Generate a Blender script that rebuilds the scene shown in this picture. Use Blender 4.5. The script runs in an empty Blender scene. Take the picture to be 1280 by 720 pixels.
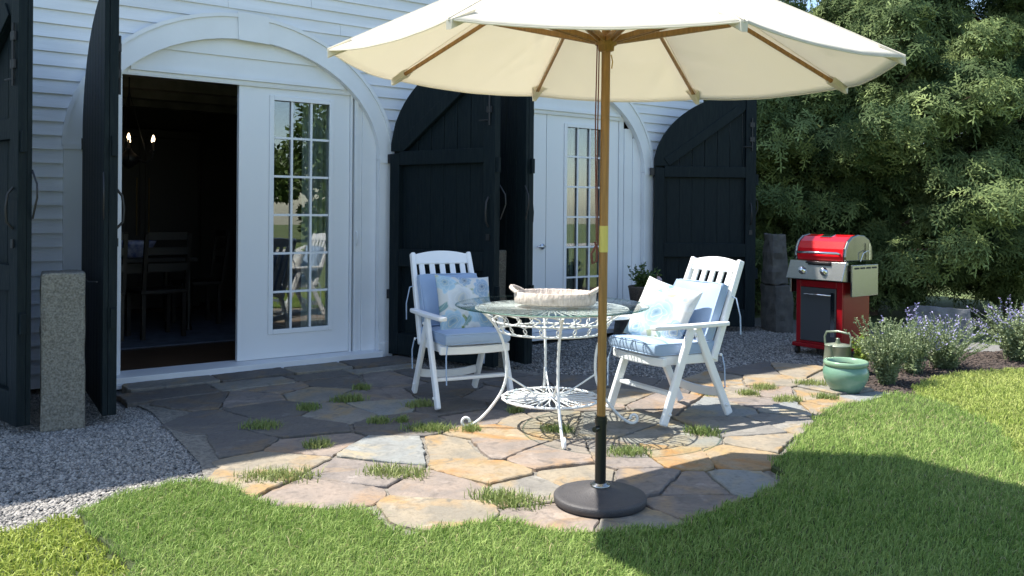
import bpy, bmesh, math, random
import numpy as np
from mathutils import Vector, Matrix
random.seed(7); RNG = np.random.default_rng(11)
R = math.radians
sc = bpy.context.scene
C = sc.collection

# ------------------------------------------------------------------ camera, sky, sun, exposure
F, PY, PITCH, ROLL, YAW, CH = 1075.01, 267.10, .00237, .00845, .63639, 1.2835
_fw = np.array([math.sin(YAW), math.cos(YAW), 0]); _r = np.array([math.cos(YAW), -math.sin(YAW), 0]); _up = np.array([0, 0, 1.])
_f2 = _fw*math.cos(PITCH) - _up*math.sin(PITCH); _u2 = _up*math.cos(PITCH) + _fw*math.sin(PITCH)
_r3 = _r*math.cos(ROLL) + _u2*math.sin(ROLL); _u3 = -_r*math.sin(ROLL) + _u2*math.cos(ROLL)
cd = bpy.data.cameras.new('camera'); cam = bpy.data.objects.new('camera', cd); C.objects.link(cam)
cd.sensor_width = 36; cd.lens = F/1280*36; cd.shift_y = -(360 - PY)/1280; cd.clip_end = 2000; cd.clip_start = .05
cam.matrix_world = Matrix(((_r3[0], _u3[0], -_f2[0], 0), (_r3[1], _u3[1], -_f2[1], 0), (_r3[2], _u3[2], -_f2[2], CH), (0, 0, 0, 1)))
sc.camera = cam
SUN = Vector((-.3869, .4142, 1)).normalized()
w = bpy.data.worlds.new('World'); sc.world = w; w.use_nodes = True
nt = w.node_tree; bg = nt.nodes['Background']
sky = nt.nodes.new('ShaderNodeTexSky'); sky.sky_type = 'NISHITA'; sky.sun_disc = False
sky.sun_elevation = math.asin(SUN.z); sky.sun_rotation = math.atan2(SUN.x, SUN.y)
sky.air_density = 1.0; sky.dust_density = .7; sky.ozone_density = 1.5
nt.links.new(sky.outputs[0], bg.inputs[0]); bg.inputs[1].default_value = .138
sd = bpy.data.lights.new('sun', 'SUN'); so = bpy.data.objects.new('sun', sd); C.objects.link(so)
sd.energy = 4.7; sd.angle = R(.5); sd.color = (1, .95, .87); so.rotation_euler = (-SUN).to_track_quat('-Z', 'Y').to_euler(); so.location = (-5, 5, 12)
vs = sc.view_settings; vs.view_transform = 'Standard'; vs.look = 'None'; vs.gamma = 1; vs.exposure = 1.14
try: vs.use_curve_mapping = False
except Exception: pass
sc.cycles.max_bounces = 8; sc.cycles.transparent_max_bounces = 24
sc.cycles.use_denoising = True

def g(px, py, z=0.0):
    """point of the ground (height z) seen at a pixel of the 1280x720 photograph"""
    d = ((px-640)/F)*_r3 - ((py-PY)/F)*_u3 + _f2
    t = (z - CH)/d[2]
    return np.array([d[0]*t, d[1]*t, z])
def gp(pts, z=0.0): return [tuple(g(x, y, z)[:2]) for x, y in pts]

# ------------------------------------------------------------------ materials
def srgb(*c): return tuple(((v/255)/12.92 if v/255 < .04045 else ((v/255+.055)/1.055)**2.4) for v in c)
def mat(name, col, rough=.5, metal=0, spec=.5, var=.0, scale=8, bump=0, bscale=60, attr=None, col2=None, trans=0, stretch=None, detail=6, sheen=0):
    m = bpy.data.materials.new(name); m.use_nodes = True; n = m.node_tree; N = n.nodes; L = n.links
    b = N['Principled BSDF']; b.inputs['Roughness'].default_value = rough; b.inputs['Metallic'].default_value = metal
    b.inputs['Specular IOR Level'].default_value = spec
    if sheen: b.inputs['Sheen Weight'].default_value = sheen
    c2 = col2 or tuple(max(0, c*(1-var)) for c in col)
    b.inputs['Base Color'].default_value = (*col, 1)
    tc = N.new('ShaderNodeTexCoord'); mp = N.new('ShaderNodeMapping'); L.new(tc.outputs['Object'], mp.inputs[0])
    if stretch: mp.inputs['Scale'].default_value = stretch
    out = None
    if attr:
        a = N.new('ShaderNodeAttribute'); a.attribute_name = attr
        mx = N.new('ShaderNodeMix'); mx.data_type = 'RGBA'
        mx.inputs[6].default_value = (*col, 1); mx.inputs[7].default_value = (*c2, 1)
        L.new(a.outputs['Fac'], mx.inputs[0]); out = mx.outputs[2]; L.new(out, b.inputs['Base Color'])
    elif var or col2:
        nz = N.new('ShaderNodeTexNoise'); nz.inputs['Scale'].default_value = scale; nz.inputs['Detail'].default_value = detail
        L.new(mp.outputs[0], nz.inputs[0]); rp = N.new('ShaderNodeValToRGB')
        rp.color_ramp.elements[0].position = .35; rp.color_ramp.elements[1].position = .68
        rp.color_ramp.elements[0].color = (*col, 1); rp.color_ramp.elements[1].color = (*c2, 1)
        L.new(nz.outputs[0], rp.inputs[0]); out = rp.outputs[0]; L.new(out, b.inputs['Base Color'])
    if bump:
        nb = N.new('ShaderNodeTexNoise'); nb.inputs['Scale'].default_value = bscale; nb.inputs['Detail'].default_value = 5
        L.new(mp.outputs[0], nb.inputs[0]); bp = N.new('ShaderNodeBump'); bp.inputs['Strength'].default_value = bump; bp.inputs['Distance'].default_value = .01
        L.new(nb.outputs[0], bp.inputs['Height']); L.new(bp.outputs[0], b.inputs['Normal'])
    if trans:
        t = N.new('ShaderNodeBsdfTranslucent'); ms = N.new('ShaderNodeMixShader'); ms.inputs[0].default_value = trans
        if out: L.new(out, t.inputs[0])
        else: t.inputs[0].default_value = (*col, 1)
        L.new(b.outputs[0], ms.inputs[1]); L.new(t.outputs[0], ms.inputs[2]); L.new(ms.outputs[0], N['Material Output'].inputs[0])
    return m
def glassmat(name, tint=(1, 1, 1), base=.05):
    m = bpy.data.materials.new(name); m.use_nodes = True; n = m.node_tree; N = n.nodes; L = n.links
    N.remove(N['Principled BSDF'])
    lw = N.new('ShaderNodeLayerWeight'); pw = N.new('ShaderNodeMath'); pw.operation = 'POWER'; pw.inputs[1].default_value = 5.0
    L.new(lw.outputs['Facing'], pw.inputs[0])
    ma = N.new('ShaderNodeMath'); ma.operation = 'MULTIPLY_ADD'; ma.inputs[1].default_value = .72; ma.inputs[2].default_value = base; L.new(pw.outputs[0], ma.inputs[0])
    t = N.new('ShaderNodeBsdfTransparent'); t.inputs[0].default_value = (*tint, 1)
    gl = N.new('ShaderNodeBsdfGlossy'); gl.inputs['Roughness'].default_value = 0
    ms = N.new('ShaderNodeMixShader'); L.new(ma.outputs[0], ms.inputs[0]); L.new(t.outputs[0], ms.inputs[1]); L.new(gl.outputs[0], ms.inputs[2])
    L.new(ms.outputs[0], N['Material Output'].inputs[0]); return m
def emit(name, col, s):
    m = bpy.data.materials.new(name); m.use_nodes = True; b = m.node_tree.nodes['Principled BSDF']
    b.inputs['Emission Color'].default_value = (*col, 1); b.inputs['Emission Strength'].default_value = s; return m
def stone_mat(name, base, patch, rust, rust_amt):
    """flagstone: two mineral tones in broad clouds, rust blooms, fine grain, a split-slate relief; shifts per stone"""
    m = bpy.data.materials.new(name); m.use_nodes = True; n = m.node_tree; N = n.nodes; L = n.links; b = N['Principled BSDF']
    b.inputs['Roughness'].default_value = .75; b.inputs['Specular IOR Level'].default_value = .35
    tc = N.new('ShaderNodeTexCoord'); oi = N.new('ShaderNodeObjectInfo')
    va = N.new('ShaderNodeVectorMath'); va.operation = 'ADD'; sc_ = N.new('ShaderNodeVectorMath'); sc_.operation = 'SCALE'; sc_.inputs['Scale'].default_value = 37
    cx = N.new('ShaderNodeCombineXYZ'); L.new(oi.outputs['Random'], cx.inputs[0]); L.new(oi.outputs['Random'], cx.inputs[2])
    L.new(cx.outputs[0], sc_.inputs[0]); L.new(tc.outputs['Object'], va.inputs[0]); L.new(sc_.outputs[0], va.inputs[1])
    def noise(s, d, dist=0):
        z = N.new('ShaderNodeTexNoise'); z.inputs['Scale'].default_value = s; z.inputs['Detail'].default_value = d; z.inputs['Distortion'].default_value = dist
        L.new(va.outputs[0], z.inputs[0]); return z.outputs[0]
    def ramp(src, lo, hi):
        r = N.new('ShaderNodeMapRange'); r.inputs[1].default_value = lo; r.inputs[2].default_value = hi; L.new(src, r.inputs[0]); return r.outputs[0]
    def mix(f, a, c):
        x = N.new('ShaderNodeMix'); x.data_type = 'RGBA'; L.new(f, x.inputs[0])
        if hasattr(a, 'default_value') or not isinstance(a, tuple): L.new(a, x.inputs[6])
        else: x.inputs[6].default_value = (*a, 1)
        x.inputs[7].default_value = (*c, 1); return x.outputs[2]
    c = mix(ramp(noise(3.2, 6, 1.2), .42, .62), base, patch)
    c = mix(ramp(noise(2.3, 7, 1.6), .60-.1*rust_amt, .74-.1*rust_amt), c, rust)
    c = mix(ramp(noise(5.5, 8, .8), .60, .80), c, tuple(min(.62, x*1.3+.05) for x in base))
    c = mix(ramp(noise(40, 5), .5, .85), c, tuple(x*.62 for x in base))
    c = mix(ramp(noise(9, 8, 1.0), .56, .72), c, tuple(x*.74 for x in patch))
    L.new(c, b.inputs['Base Color'])
    bp = N.new('ShaderNodeBump'); bp.inputs['Strength'].default_value = .8; bp.inputs['Distance'].default_value = .014
    ad = N.new('ShaderNodeMath'); ad.operation = 'MULTIPLY_ADD'; ad.inputs[1].default_value = .35; L.new(noise(45, 6), ad.inputs[0]); L.new(noise(4, 9, 1.5), ad.inputs[2])
    L.new(ad.outputs[0], bp.inputs['Height']); L.new(bp.outputs[0], b.inputs['Normal'])
    return m
M = dict(
 white=mat('white_house_paint', (.80, .81, .82), .45, var=.07, scale=3, bump=.06, bscale=25),
 clap=mat('clapboard_paint', (.80, .81, .83), .5, col2=(.70, .71, .72), scale=3.0, bump=.16, bscale=22, stretch=(.4, 1, 5)),
 door=mat('door_enamel', (.80, .81, .82), .35, bump=.02, bscale=6),
 shut=mat('dark_shutter_paint', (.0035, .009, .0125), .55, spec=.16, col2=(.009, .016, .018), scale=9, bump=.3, bscale=14, stretch=(6, 6, .7)),
 iron=mat('black_iron', (.012, .012, .014), .45),
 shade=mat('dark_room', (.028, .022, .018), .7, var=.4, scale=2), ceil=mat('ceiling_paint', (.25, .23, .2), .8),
 floorw=mat('floor_boards', (.10, .055, .03), .4, var=.5, scale=4, stretch=(1, 8, 1)), beam=mat('ceiling_beam', (.22, .2, .17), .7, var=.4, scale=5),
 rug=mat('rug_pile', (.10, .115, .15), .95, var=.4, scale=9), dwood=mat('dark_walnut', (.012, .008, .006), .45), bowl=mat('blue_glaze', (.12, .14, .32), .2, col2=(.5, .5, .6), scale=18),
 brass=mat('brass', (.55, .38, .14), .3, metal=1), steel=mat('brushed_steel', (.40, .40, .38), .26, metal=1, bump=.03, bscale=90, stretch=(1, 1, 12)), chrome=mat('chrome', (.7, .7, .7), .12, metal=1),
 dbrass=mat('darker_brass', (.16, .11, .045), .5, metal=.6), bulb=emit('candle_bulb', (1, .74, .45), 2.5), curt=mat('curtain_linen', (.42, .46, .42), .9, trans=.3),  # cabinet handle brass is a darker copy of the plain brass
 granite=mat('granite', (.25, .235, .195), .85, col2=(.105, .097, .08), scale=95, bump=.9, bscale=42, detail=9),
 rubble=mat('dark_fieldstone', (.055, .053, .05), .9, col2=(.10, .095, .085), scale=9, bump=.9, bscale=22), slab=mat('grey_slab', (.17, .175, .18), .85, var=.4, scale=8, bump=.6, bscale=30),
 gravel=mat('gravel_bed', (.13, .128, .122), .95, col2=(.24, .235, .22), scale=70, bump=1, bscale=110), peb=mat('gravel_chips', (.39, .365, .33), .85, attr='tint', col2=(.10, .098, .095)),
 grit=mat('joint_grit', (.27, .25, .215), .95, col2=(.13, .12, .105), scale=45, bump=1, bscale=140),
 soil=mat('lawn_soil', (.05, .07, .018), .95, var=.4, scale=20), earth=mat('far_turf', (.09, .13, .035), .95, col2=(.13, .15, .05), scale=.6), road=mat('pale_drive', (.46, .44, .40), .95, var=.2, scale=3),
 mulch=mat('mulch_bed', (.035, .027, .022), .95, var=.5, scale=60, bump=1, bscale=80), chip=mat('mulch_chips', (.022, .016, .014), .9, attr='tint', col2=(.085, .062, .05)),
 sod=mat('sod_blades', (.10, .205, .028), .55, spec=.12, attr='tint', col2=(.43, .53, .18), trans=.3), clover=mat('yellow_turf', (.20, .28, .035), .55, spec=.15, attr='tint', col2=(.46, .51, .13), trans=.3),
 dry=mat('dry_turf', (.23, .32, .055), .6, spec=.12, attr='tint', col2=(.52, .55, .19), trans=.25),
 straw=mat('dead_straw', (.30, .27, .13), .7, spec=.1, attr='tint', col2=(.50, .44, .26), trans=.2),
 tuft=mat('tuft_blades', (.13, .21, .045), .55, spec=.3, attr='tint', col2=(.33, .36, .14), trans=.25),
 bark=mat('bark', (.10, .065, .045), .95, var=.5, scale=12, bump=.8, bscale=25),
 cedar=mat('cedar_sprays', (.020, .048, .017), .65, spec=.12, attr='tint', col2=(.27, .34, .125), trans=.12),
 leaf=mat('broad_leaves', (.055, .105, .022), .5, attr='tint', col2=(.12, .18, .04), trans=.25), lime=mat('lime_leaves', (.17, .27, .04), .5, attr='tint', col2=(.3, .36, .08), trans=.25),
 sage=mat('grey_green_leaves', (.17, .23, .10), .65, attr='tint', col2=(.36, .42, .25), trans=.3), lav=mat('lavender_florets', (.27, .25, .50), .7, attr='tint', col2=(.46, .43, .66), trans=.15),
 canvas=mat('cream_canvas', (.81, .77, .675), .85, spec=.15, bump=.35, bscale=7, stretch=(1, 1, .4), trans=.46), seam=mat('canvas_hem', (.84, .79, .68), .85, spec=.15, trans=.2),
 teak=mat('oiled_wood', (.37, .185, .050), .45, var=.35, scale=6, stretch=(14, 14, .8)), black=mat('black_sleeve', (.014, .015, .015), .32), baseg=mat('resin_base', (.060, .056, .058), .6, var=.15, scale=30, bump=.3, bscale=160), cord=mat('maroon_cord', (.17, .055, .045), .8), label=mat('yellow_tag', (.62, .52, .14), .6),
 chair=mat('white_chair_paint', (.82, .82, .82), .38, bump=.04, bscale=30), wire=mat('white_wire', (.80, .80, .79), .35, bump=.2, bscale=60),
 cush=mat('sky_blue_canvas', (.33, .43, .59), .9, spec=.15, var=.08, scale=5, bump=.15, bscale=14, sheen=.1), pipe=mat('blue_piping', (.36, .46, .62), .9),
 wick=mat('whitewashed_wicker', (.60, .53, .47), .85, col2=(.40, .34, .29), scale=55, stretch=(1, 1, .35), bump=.9, bscale=90), dbask=mat('dark_wicker', (.07, .055, .045), .8, col2=(.16, .13, .11), scale=50, stretch=(1, 1, 4), bump=.8, bscale=60),
 red=mat('red_enamel', (.55, .008, .014), .16, spec=.6), dred=mat('red_paint_shaded', (.24, .005, .009), .25, spec=.6), capst=mat('steel_painted_reflection', (.20, .205, .19), .22, metal=1, col2=(.30, .30, .27), scale=4), gdoor=mat('grey_cart_door', (.055, .06, .065), .35), cast=mat('cast_black', (.02, .02, .02), .5), blackp=mat('soft_black', (.015, .015, .015), .6),  # cart red has shade painted in; cap steel has dark reflections painted in
 celadon=mat('celadon_glaze', (.13, .26, .185), .2, col2=(.20, .33, .25), scale=5, spec=.6), celrim=mat('celadon_rim', (.22, .35, .22), .25, col2=(.16, .27, .20), scale=9), galv=mat('weathered_zinc', (.33, .36, .27), .42, metal=.55, col2=(.20, .26, .20), scale=7), potsoil=mat('pot_soil', (.03, .022, .016), .95),
 roof=mat('roof_shingle', (.09, .09, .09), .9), flag=mat('flag_cloth', (.55, .25, .28), .8, col2=(.5, .5, .55), scale=25), fence=mat('white_fence_paint', (.75, .75, .75), .5),
)
M['pane'] = glassmat('window_glass', (.90, .94, .93), .16); M['tglass'] = glassmat('table_glass', (.955, .985, .975), .018)
M['grim'] = glassmat('glass_edge', (.30, .46, .40), .10)
def floral():
    m = bpy.data.materials.new('floral_print'); m.use_nodes = True; n = m.node_tree; b = n.nodes['Principled BSDF']; b.inputs['Roughness'].default_value = .9; b.inputs['Specular IOR Level'].default_value = .15
    a = n.nodes.new('ShaderNodeAttribute'); a.attribute_name = 'print'; n.links.new(a.outputs['Color'], b.inputs['Base Color']); return m
M['floral'] = floral()
STONE = dict(
 tan=stone_mat('tan_flagstone', (0.279, 0.236, 0.174), (0.209, 0.187, 0.151), (0.310, 0.205, 0.096), .95), pink=stone_mat('pink_flagstone', (0.267, 0.217, 0.181), (0.202, 0.172, 0.151), (0.279, 0.190, 0.119), .85),
 orange=stone_mat('rusty_flagstone', (0.294, 0.236, 0.163), (0.310, 0.220, 0.111), (0.325, 0.175, 0.066), 1.25), grey=stone_mat('grey_flagstone', (0.240, 0.225, 0.196), (0.194, 0.182, 0.163), (0.286, 0.220, 0.133), .85),
 blue=stone_mat('bluestone', (0.225, 0.235, 0.23), (0.224, 0.228, 0.218), (0.310, 0.266, 0.185), 1.0), mauve=stone_mat('mauve_flagstone', (0.221, 0.190, 0.170), (0.163, 0.144, 0.133), (0.271, 0.198, 0.126), .85), slate=stone_mat('slate_shade_darkened', (0.113, 0.106, 0.102), (0.140, 0.126, 0.111), (0.178, 0.129, 0.082), .5))  # slate tone darkened to paint in the shade near the house

# ------------------------------------------------------------------ object helpers
def link(o, parent=None):
    C.objects.link(o)
    if parent is not None: o.parent = parent
    return o
def tag(o, label=None, cat=None, group=None, kind=None):
    if label: o['label'] = label
    if cat: o['category'] = cat
    if group: o['group'] = group
    if kind: o['kind'] = kind
    return o
def thing(name, label, cat, loc=(0, 0, 0), rz=0, group=None):
    o = bpy.data.objects.new(name, None); o.location = loc; o.rotation_euler = (0, 0, rz); o.empty_display_size = .1
    return tag(link(o), label, cat, group)
class B:
    def __init__(s): s.v = []; s.f = []; s.fm = []; s.sm = []
    def add(s, v, f, mi=0, smooth=False):
        k = len(s.v); s.v += [tuple(p) for p in v]; s.f += [tuple(i+k for i in q) for q in f]; s.fm += [mi]*len(f); s.sm += [smooth]*len(f); return s
    def box(s, x0, x1, y0, y1, z0, z1, mi=0):
        v = [(x, y, z) for z in (z0, z1) for y in (y0, y1) for x in (x0, x1)]
        return s.add(v, [(0, 2, 3, 1), (4, 5, 7, 6), (0, 1, 5, 4), (2, 6, 7, 3), (0, 4, 6, 2), (1, 3, 7, 5)], mi)
    def bar(s, a, b, w, h, up=(0, 0, 1), mi=0, w2=None, h2=None):
        a, b, up = Vector(a), Vector(b), Vector(up); d = (b-a).normalized(); sx = d.cross(up).normalized(); uy = sx.cross(d)
        v = []
        for p, ww, hh in ((a, w, h), (b, w2 or w, h2 or h)):
            for i, j in ((-1, -1), (1, -1), (1, 1), (-1, 1)): v.append(p + sx*ww/2*i + uy*hh/2*j)
        return s.add(v, [(3, 2, 1, 0), (4, 5, 6, 7), (0, 1, 5, 4), (1, 2, 6, 5), (2, 3, 7, 6), (3, 0, 4, 7)], mi)
    def tube(s, pts, r, n=8, closed=False, mi=0, r2=None):
        pts = [Vector(p) for p in pts]; m = len(pts); v = []; f = []; prev = None
        for i, p in enumerate(pts):
            if closed: t = pts[(i+1) % m] - pts[i-1]
            else: t = pts[min(i+1, m-1)] - pts[max(i-1, 0)]
            t = t.normalized() if t.length > 1e-9 else Vector((0, 0, 1))
            if prev is None: q = t.orthogonal().normalized()
            else: q = (prev - t*prev.dot(t)); q = q.normalized() if q.length > 1e-6 else t.orthogonal().normalized()
            prev = q; u = t.cross(q); rr = r if r2 is None else r + (r2-r)*i/(m-1)
            for k in range(n): a = 2*math.pi*k/n; v.append(p + q*math.cos(a)*rr + u*math.sin(a)*rr)
        for i in range(m if closed else m-1):
            j = (i+1) % m
            for k in range(n): f.append((i*n+k, i*n+(k+1) % n, j*n+(k+1) % n, j*n+k))
        s.add(v, f, mi, True)
        if not closed: s.add(v[:n], [tuple(range(n))[::-1]], mi); s.add(v[-n:], [tuple(range(n))], mi)
        return s
    def lathe(s, prof, n=40, c=(0, 0, 0), mi=0, sx=1, sy=1, smooth=True):
        v = []; f = []; m = len(prof)
        for r, z in prof:
            for k in range(n): a = 2*math.pi*k/n; v.append((c[0]+r*math.cos(a)*sx, c[1]+r*math.sin(a)*sy, c[2]+z))
        for i in range(m-1):
            for k in range(n): f.append((i*n+k, i*n+(k+1) % n, (i+1)*n+(k+1) % n, (i+1)*n+k))
        s.add(v, f, mi, smooth)
        if prof[0][0] > 1e-6 : s.add(v[:n], [tuple(range(n))[::-1]], mi)
        if prof[-1][0] > 1e-6: s.add(v[-n:], [tuple(range(n))], mi)
        return s
    def prism(s, out, y0, y1, axis='y', mi=0):
        """outline (a,b) extruded: axis 'y' -> (a, y, b); 'z' -> (a, b, z); 'x' -> (x, a, b)"""
        T = {'y': lambda a, b, t: (a, t, b), 'z': lambda a, b, t: (a, b, t), 'x': lambda a, b, t: (t, a, b)}[axis]
        n = len(out); v = [T(a, b, y0) for a, b in out] + [T(a, b, y1) for a, b in out]
        return s.add(v, [tuple(range(n))[::-1], tuple(range(n, 2*n))] + [(i, (i+1) % n, n+(i+1) % n, n+i) for i in range(n)], mi)
    def build(s, name, m, parent=None, bevel=0, seg=2, smooth=None, sub=0):
        me = bpy.data.meshes.new(name); me.from_pydata([tuple(p) for p in s.v], [], s.f)
        for mm in (m if isinstance(m, (list, tuple)) else [m]): me.materials.append(mm)
        me.polygons.foreach_set('material_index', s.fm)
        me.polygons.foreach_set('use_smooth', [True]*len(s.f) if smooth else s.sm)
        bm = bmesh.new(); bm.from_mesh(me); bmesh.ops.recalc_face_normals(bm, faces=bm.faces); bm.to_mesh(me); bm.free(); me.update()
        o = link(bpy.data.objects.new(name, me), parent)
        if bevel:
            b = o.modifiers.new('bevel', 'BEVEL'); b.width = bevel; b.segments = seg; b.limit_method = 'ANGLE'; b.angle_limit = R(40); b.harden_normals = False
        if sub: q = o.modifiers.new('sub', 'SUBSURF'); q.levels = q.render_levels = sub
        return o
def npmesh(name, V, quads=None, tris=None, m=None, tint=None, parent=None, smooth=False, attr='tint', col=None):
    V = np.asarray(V, np.float32); me = bpy.data.meshes.new(name); me.vertices.add(len(V)); me.vertices.foreach_set('co', V.ravel())
    idx = []; st = []; tot = []; k = 0
    for fs, n in ((quads, 4), (tris, 3)):
        if fs is not None and len(fs):
            fs = np.asarray(fs, np.int32); idx.append(fs.ravel()); st.append(k+np.arange(len(fs))*n); tot.append(np.full(len(fs), n)); k += fs.size
    idx = np.concatenate(idx); st = np.concatenate(st); tot = np.concatenate(tot)
    me.loops.add(len(idx)); me.loops.foreach_set('vertex_index', idx.astype(np.int32))
    me.polygons.add(len(st)); me.polygons.foreach_set('loop_start', st.astype(np.int32)); me.polygons.foreach_set('loop_total', tot.astype(np.int32))
    if smooth: me.polygons.foreach_set('use_smooth', np.ones(len(st), bool))
    me.update(calc_edges=True); me.validate()
    if tint is not None: a = me.attributes.new(attr, 'FLOAT', 'POINT'); a.data.foreach_set('value', np.asarray(tint, np.float32))
    if col is not None:
        a = me.attributes.new('print', 'FLOAT_COLOR', 'POINT'); a.data.foreach_set('color', np.asarray(col, np.float32).ravel())
    if m: me.materials.append(m)
    return link(bpy.data.objects.new(name, me), parent)
def dup(root, loc, rz, label=None, cat=None):
    r = root.copy(); C.objects.link(r); r.location = loc; r.rotation_euler = (0, 0, rz)
    if label: r['label'] = label
    def rec(a, b):
        for ch in a.children:
            c = ch.copy(); C.objects.link(c); c.parent = b; rec(ch, c)
    rec(root, r); return r
def inpoly(P, poly):
    x, y = P[:, 0], P[:, 1]; ins = np.zeros(len(P), bool); n = len(poly)
    for i in range(n):
        x0, y0 = poly[i]; x1, y1 = poly[(i+1) % n]
        c = ((y0 > y) != (y1 > y)) & (x < (x1-x0)*(y-y0)/((y1-y0) if y1 != y0 else 1e-9)+x0); ins ^= c
    return ins
def sheet(name, poly, z, m):
    b = B(); b.add([(x, y, z) for x, y in poly], [tuple(range(len(poly)))]); o = b.build(name, m); tag(o, kind='structure'); return o
def smooth_closed(pts, k=3):
    out = []; n = len(pts)
    for i in range(n):
        p0, p1, p2, p3 = [np.array(pts[(i+j-1) % n]) for j in range(4)]
        for t in np.arange(k)/k:
            out.append(tuple(.5*((2*p1)+(-p0+p2)*t+(2*p0-5*p1+4*p2-p3)*t*t+(-p0+3*p1-3*p2+p3)*t**3)))
    return out

def smooth_open(pts, k=4):
    P_ = [np.array(pts[0])*2-np.array(pts[1])]+[np.array(p) for p in pts]+[np.array(pts[-1])*2-np.array(pts[-2])]; out = []
    for i in range(1, len(P_)-2):
        p0, p1, p2, p3 = P_[i-1:i+3]
        for t in np.arange(k)/k: out.append(tuple(.5*((2*p1)+(-p0+p2)*t+(2*p0-5*p1+4*p2-p3)*t*t+(-p0+3*p1-3*p2+p3)*t**3)))
    return out+[tuple(pts[-1])]

# ------------------------------------------------------------------ ground
ter = B(); ter.add([(-60, -60, -.06), (90, -60, -.06), (90, 120, -.06), (-60, 120, -.06)], [(0, 1, 2, 3)]); tag(ter.build('terrain', M['earth']), kind='structure')
sheet('gravel_yard', [(-6, 3.2), (.2, 2.6), (9.2, 3.2), (9.2, 6.9), (-6, 6.9)], -.035, M['gravel'])
SOD = smooth_closed(gp([(60, 830), (165, 722), (132, 682), (100, 642), (180, 614), (258, 603), (310, 622), (345, 636), (450, 640), (478, 656), (508, 672), (560, 662), (640, 655), (700, 668), (830, 664), (880, 645), (945, 622), (985, 598), (964, 586), (985, 565), (1025, 520), (1050, 507), (1085, 503), (1112, 494), (1140, 495), (1190, 510), (1235, 530), (1262, 555), (1275, 585), (1320, 618), (1450, 690), (1560, 900), (640, 1000)]), 2)
DRY = smooth_closed(gp([(1143, 491), (1150, 478), (1180, 468), (1230, 463), (1300, 460), (1420, 455), (1600, 470), (1640, 640), (1480, 690), (1330, 622), (1270, 580), (1255, 552), (1232, 533), (1190, 512)]), 2)
CLO = smooth_closed(gp([(-160, 690), (-40, 668), (60, 648), (100, 642), (132, 682), (165, 722), (60, 830), (-300, 900)]), 2)
b = B(); b.prism(SOD, -.05, .010, 'z'); tag(b.build('lawn', M['soil']), kind='structure'); sheet('dry_lawn', DRY, -.016, M['soil']); sheet('clover_lawn', CLO, -.020, M['soil'])
MUL = gp([(1060, 505), (1075, 480), (1068, 452), (1100, 440), (1300, 436), (1500, 440), (1600, 470), (1300, 462), (1180, 470), (1145, 492), (1110, 496)]) ; sheet('mulch_bed', MUL, -.028, M['mulch'])
sheet('gravel_drive', [(14, 11.5), (30, 9.5), (40, 11), (40, 14), (14, 13.5)], -.04, M['road'])
sheet('drive', [(-4, -14), (30, -14), (30, -10.5), (-4, -10.5)], -.04, M['road'])

# patio: seeds of the traced stones -> irregular flags with open joints
SEEDS = [(110,560,'g'),(180,545,'g'),(225,560,'g'),(215,600,'g'),(170,520,'g'),(130,500,'g'),
 (300,600,'tan'),(345,575,'tan'),(400,617,'pink'),(450,587,'mauve'),(487,565,'blue'),(575,562,'tan'),(612,592,'orange'),(568,608,'pink'),(545,640,'tan'),
 (628,540,'orange'),(622,558,'pink'),(690,572,'pink'),(655,610,'grey'),(700,648,'pink'),(790,654,'grey'),(725,595,'tan'),(792,572,'mauve'),(815,600,'mauve'),(862,607,'mauve'),(878,628,'mauve'),(945,604,'blue'),
 (930,571,'orange'),(962,553,'tan'),(925,535,'grey'),(990,527,'grey'),(985,511,'blue'),(903,508,'blue'),(946,503,'mauve'),(832,500,'pink'),(880,485,'orange'),(760,528,'grey'),(845,545,'grey'),(840,570,'orange'),(690,525,'tan'),(660,528,'tan'),(720,500,'pink'),(780,493,'tan'),
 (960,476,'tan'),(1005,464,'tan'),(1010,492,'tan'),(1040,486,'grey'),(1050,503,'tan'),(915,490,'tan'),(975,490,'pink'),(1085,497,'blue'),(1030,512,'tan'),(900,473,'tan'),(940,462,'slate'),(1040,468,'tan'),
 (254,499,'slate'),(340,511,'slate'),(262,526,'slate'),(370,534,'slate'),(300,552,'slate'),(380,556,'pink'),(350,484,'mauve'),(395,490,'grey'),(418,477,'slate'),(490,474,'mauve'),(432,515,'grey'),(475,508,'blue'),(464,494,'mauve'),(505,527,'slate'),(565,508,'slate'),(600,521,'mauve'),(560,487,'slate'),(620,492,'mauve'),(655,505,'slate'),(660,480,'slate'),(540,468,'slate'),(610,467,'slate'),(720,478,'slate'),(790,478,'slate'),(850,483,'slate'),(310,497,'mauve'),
 # surroundings
 (230,640,'g'),(330,650,'g'),(420,658,'g'),(470,680,'g'),(540,690,'g'),(640,682,'g'),(740,690,'g'),(850,685,'g'),(930,648,'g'),(1010,600,'g'),(1010,560,'g'),(1050,530,'g'),(1105,512,'g'),(1140,485,'g'),(1085,475,'g'),(1065,455,'g'),(1010,448,'g'),(900,455,'g'),(830,464,'g'),(740,460,'g'),(650,458,'g'),(560,452,'g'),(480,445,'g'),(380,462,'g'),(260,475,'g'),(170,485,'g')]
SX = np.array([g(x, y)[:2] for x, y, _ in SEEDS])
def clip(poly, a, b, gap):
    m = (a+b)/2; d = (b-a)/np.linalg.norm(b-a); out = []
    dist = [float((np.array(p)-m) @ d)+gap for p in poly]
    for i in range(len(poly)):
        j = (i+1) % len(poly); p, q = np.array(poly[i]), np.array(poly[j])
        if dist[i] <= 0: out.append(tuple(p))
        if (dist[i] < 0) != (dist[j] < 0) and dist[i] != dist[j]: out.append(tuple(p+(q-p)*(dist[i]/(dist[i]-dist[j]))))
    return out
patio = bpy.data.objects.new('patio', None); link(patio); tag(patio, kind='structure')
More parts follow.
